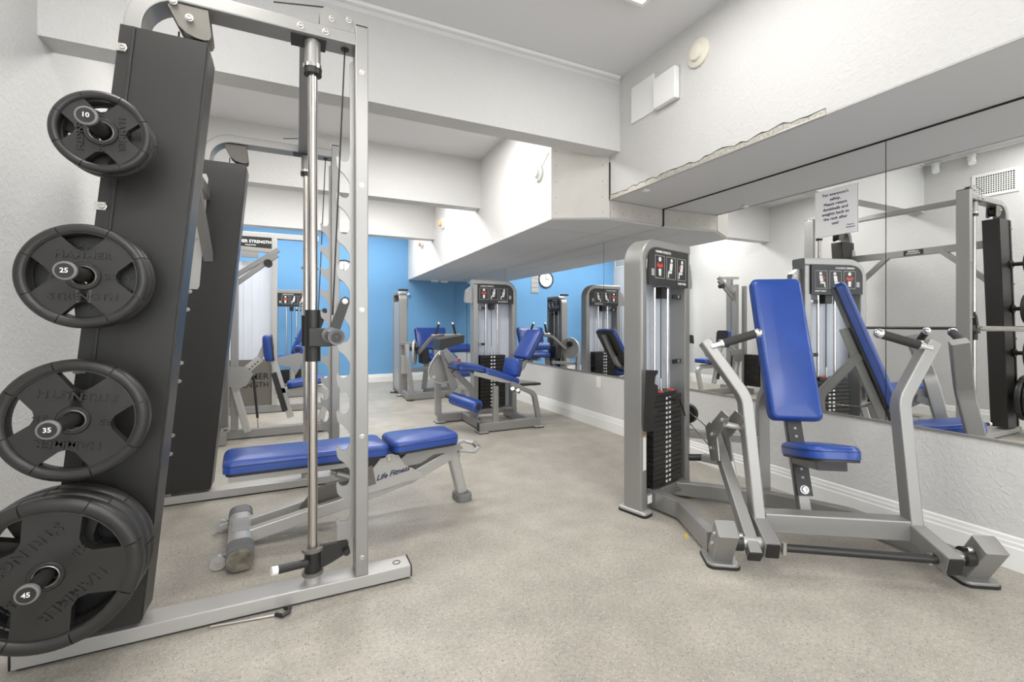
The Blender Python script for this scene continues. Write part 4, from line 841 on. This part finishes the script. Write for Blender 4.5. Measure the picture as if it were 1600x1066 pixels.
m = M(); m.cyl((.155, 6.36, 2.09), (.155, 6.40, 2.09), .055); m.make('pulley', BLACK, T); M().prism([(.10, 2.15), (.21, 2.15), (.20, 2.02), (.15, 2.0), (.11, 2.05)], (0, 6.35, 0), X_, Zv, .006, True).make('pulley_plate', SILVER, T)
M().cyl((.14, 6.38, 2.06), (.10, 6.38, 1.15), .004, 8).make('cable', BLACK, T)
t2 = thing('pulldown_handle', 'short grey cable handle hanging from the pulldown frame', 'handle', (.12, 6.36, 1.80)); M().pipe([(.055, 6.355, 1.80), (.12, 6.35, 1.84), (.20, 6.345, 1.83), (.26, 6.345, 1.80)], .014, n=(0, 1, 0), bend=.02).make('bar', CAST, t2)
M().lathe([(.018, -.004), (.024, -.004), (.024, .004), (.018, .004)], (.125, 6.352, 1.90), (0, 1, 0), seg=24).make('snap_hook', BLACK, t2); M().cyl((.125, 6.352, 1.85), (.125, 6.352, 1.98), .005, 8).make('link', BLACK, t2)

T = thing('seated_row', 'seated machine with small blue chest pad, seat and angled top arm, left behind the rack', 'exercise machine', (-.2, 5.05, 0))
flat([(-.62, 5.05, .05), (.30, 5.05, .05)], .06, .085, 0, 'base_tube', T)
for x in (.16,): M().box((x - .08, 5.01, 0), (x + .08, 5.09, .012)).make('foot_pad', BLACK, T)
M().box((-.56, 5.01, .09), (-.50, 5.09, 1.72), .004).make('upright', SILVER, T); M().box((-.67, 5.20, .0), (-.60, 5.28, 1.84), .004).make('upright', SILVER, T)
flat([(-.64, 5.40, .05), (-.60, 4.80, .05)], .06, .085, 0, 'base_tube', T)
for a, b in (((-.58, 1.43), (-.17, 1.78)), ((-.56, 1.53), (-.16, 1.83))): M().sweep([(a[0], 5.07, a[1]), (b[0], 5.07, b[1])], rrect(.04, .045, .004), (0, 1, 0)).make('top_arm', SILVER, T)
M().sweep([(-.62, 5.07, 1.83), (-.17, 5.07, 1.81)], rrect(.03, .04, .004), (0, 1, 0)).make('top_brace', SILVER2, T)
M().cyl((-.25, 5.04, 1.69), (-.25, 5.11, 1.69), .038).make('pulley', BLACK, T)
ax = V(.10, 0, -1).normalized(); padthing(rounded(.22, .26, .04, 5), V(-.215, 5.03, .865), V(0, -1, 0), ax * -1, .07, T, 'chest_pad')
M().beam([(-.26, 5.05, .95), (-.05, 5.05, .17)], .05, .06, (0, 1, 0)).make('seat_post', SILVER2, T); M().sweep([(-.20, 5.02, .62), (-.10, 5.02, .24)], rrect(.02, .05, .003), (0, 1, 0)).make('adjust_slot', DARK, T)
M().beam([(-.20, 5.05, .44), (.20, 5.05, .445), (.30, 5.05, .40), (.22, 5.05, .10)], .05, .06, (0, 1, 0), bend=.08).make('seat_frame', SILVER2, T)
ax = V(1, 0, .14).normalized(); padthing(rounded(.34, .24, .05, 5), V(.09, 5.05, .495), ax, Y_, .055, T, 'seat')
M().beam([(-.54, 5.0, .56), (-.42, 5.0, .07)], .045, .06, (0, 1, 0)).make('front_leg', SILVER2, T)
M().prism([(-.56, .70), (-.42, .69), (-.37, .62), (-.42, .52), (-.50, .48), (-.57, .52)], (0, 4.965, 0), X_, Zv, .012, True).make('sector_plate', SILVER, T)
M().sweep([(-.47, 4.985, .62), (-.31, 4.985, .77)], rrect(.03, .07, .004), (0, 1, 0)).make('pinned_tube', SILVER2, T)
M().sweep([(-.34, 5.03, .72), (-.26, 5.03, .92)], rrect(.03, .05, .004), (0, 1, 0)).make('pad_arm', SILVER2, T)
m = M()
for k in range(7): m.cyl((-.465 + k * .022, 4.968, .605 + k * .022), (-.465 + k * .022, 4.96, .605 + k * .022), .007, 8)
m.make('pin_holes', DARK, T, kind='stuff')
M().cyl((-.37, 4.98, .60), (-.335, 4.98, .20), .011).make('gas_strut', BLACK, T); M().cyl((-.335, 4.98, .20), (-.33, 4.98, .10), .006).make('strut_rod', STEEL, T)
M().prism([(-.20, .72), (-.16, .76), (.02, .80), (.07, .78), (.05, .70), (.02, .62), (-.01, .57), (-.05, .66), (-.14, .68)], (0, 5.16, 0), X_, Zv, .012, True).make('linkage_plate', SILVER, T)
for i in range(11):
    M().box((-.76, 4.72, .12 + i * .045), (-.64, 4.98, .162 + i * .045), .002, 1).make('stack_plate', PLATEM, T)
M().box((-.72, 4.66, 0), (-.66, 4.715, 1.70), .004).make('stack_rail', SILVER, T); M().box((-.72, 4.985, 0), (-.66, 5.04, 1.70), .004).make('stack_rail', SILVER, T)

T = thing('corner_machine', 'weight machine with square tower and blue pads against the blue wall, left corner', 'exercise machine', (-.1, 8.2, 0))
p = tower(T, (-.33, 8.25), 0, w=.46, h=1.65, square=True, stack_top=.35, plates=6, title='SEATED CURL', shroud=False)
flat([(-.30, 7.55, .05), (.15, 7.60, .05)], .06, .085, 0, 'base_tube', T); flat([(-.08, 8.22, .05), (-.08, 7.6, .05)], .06, .085, 0, 'base_tube', T)
M().beam([(-.05, 7.9, .09), (-.05, 7.9, .50)], .06, .06, (0, 1, 0)).make('seat_post', SILVER2, T)
ax = V(.42, 0, 1).normalized(); padthing(rounded(.34, .46, .04, 5), V(.06, 7.9, .84), V(0, -1, 0), ax, .06, T, 'backrest')
ax = V(1, 0, .05).normalized(); padthing(rounded(.36, .34, .05, 5), V(-.16, 7.9, .54), ax, Y_, .06, T, 'seat')
roller((.02, 7.55, .70), (.06, 7.85, .70), .075, T); M().sweep([(-.05, 7.7, .56), (.28, 7.7, .70)], rrect(.03, .05, .004), (0, 1, 0)).make('movement_arm', SILVER2, T)
M().sweep([(-.05, 7.95, .50), (.20, 7.95, .98)], rrect(.04, .04, .004), (0, 1, 0)).make('back_tube', SILVER, T)
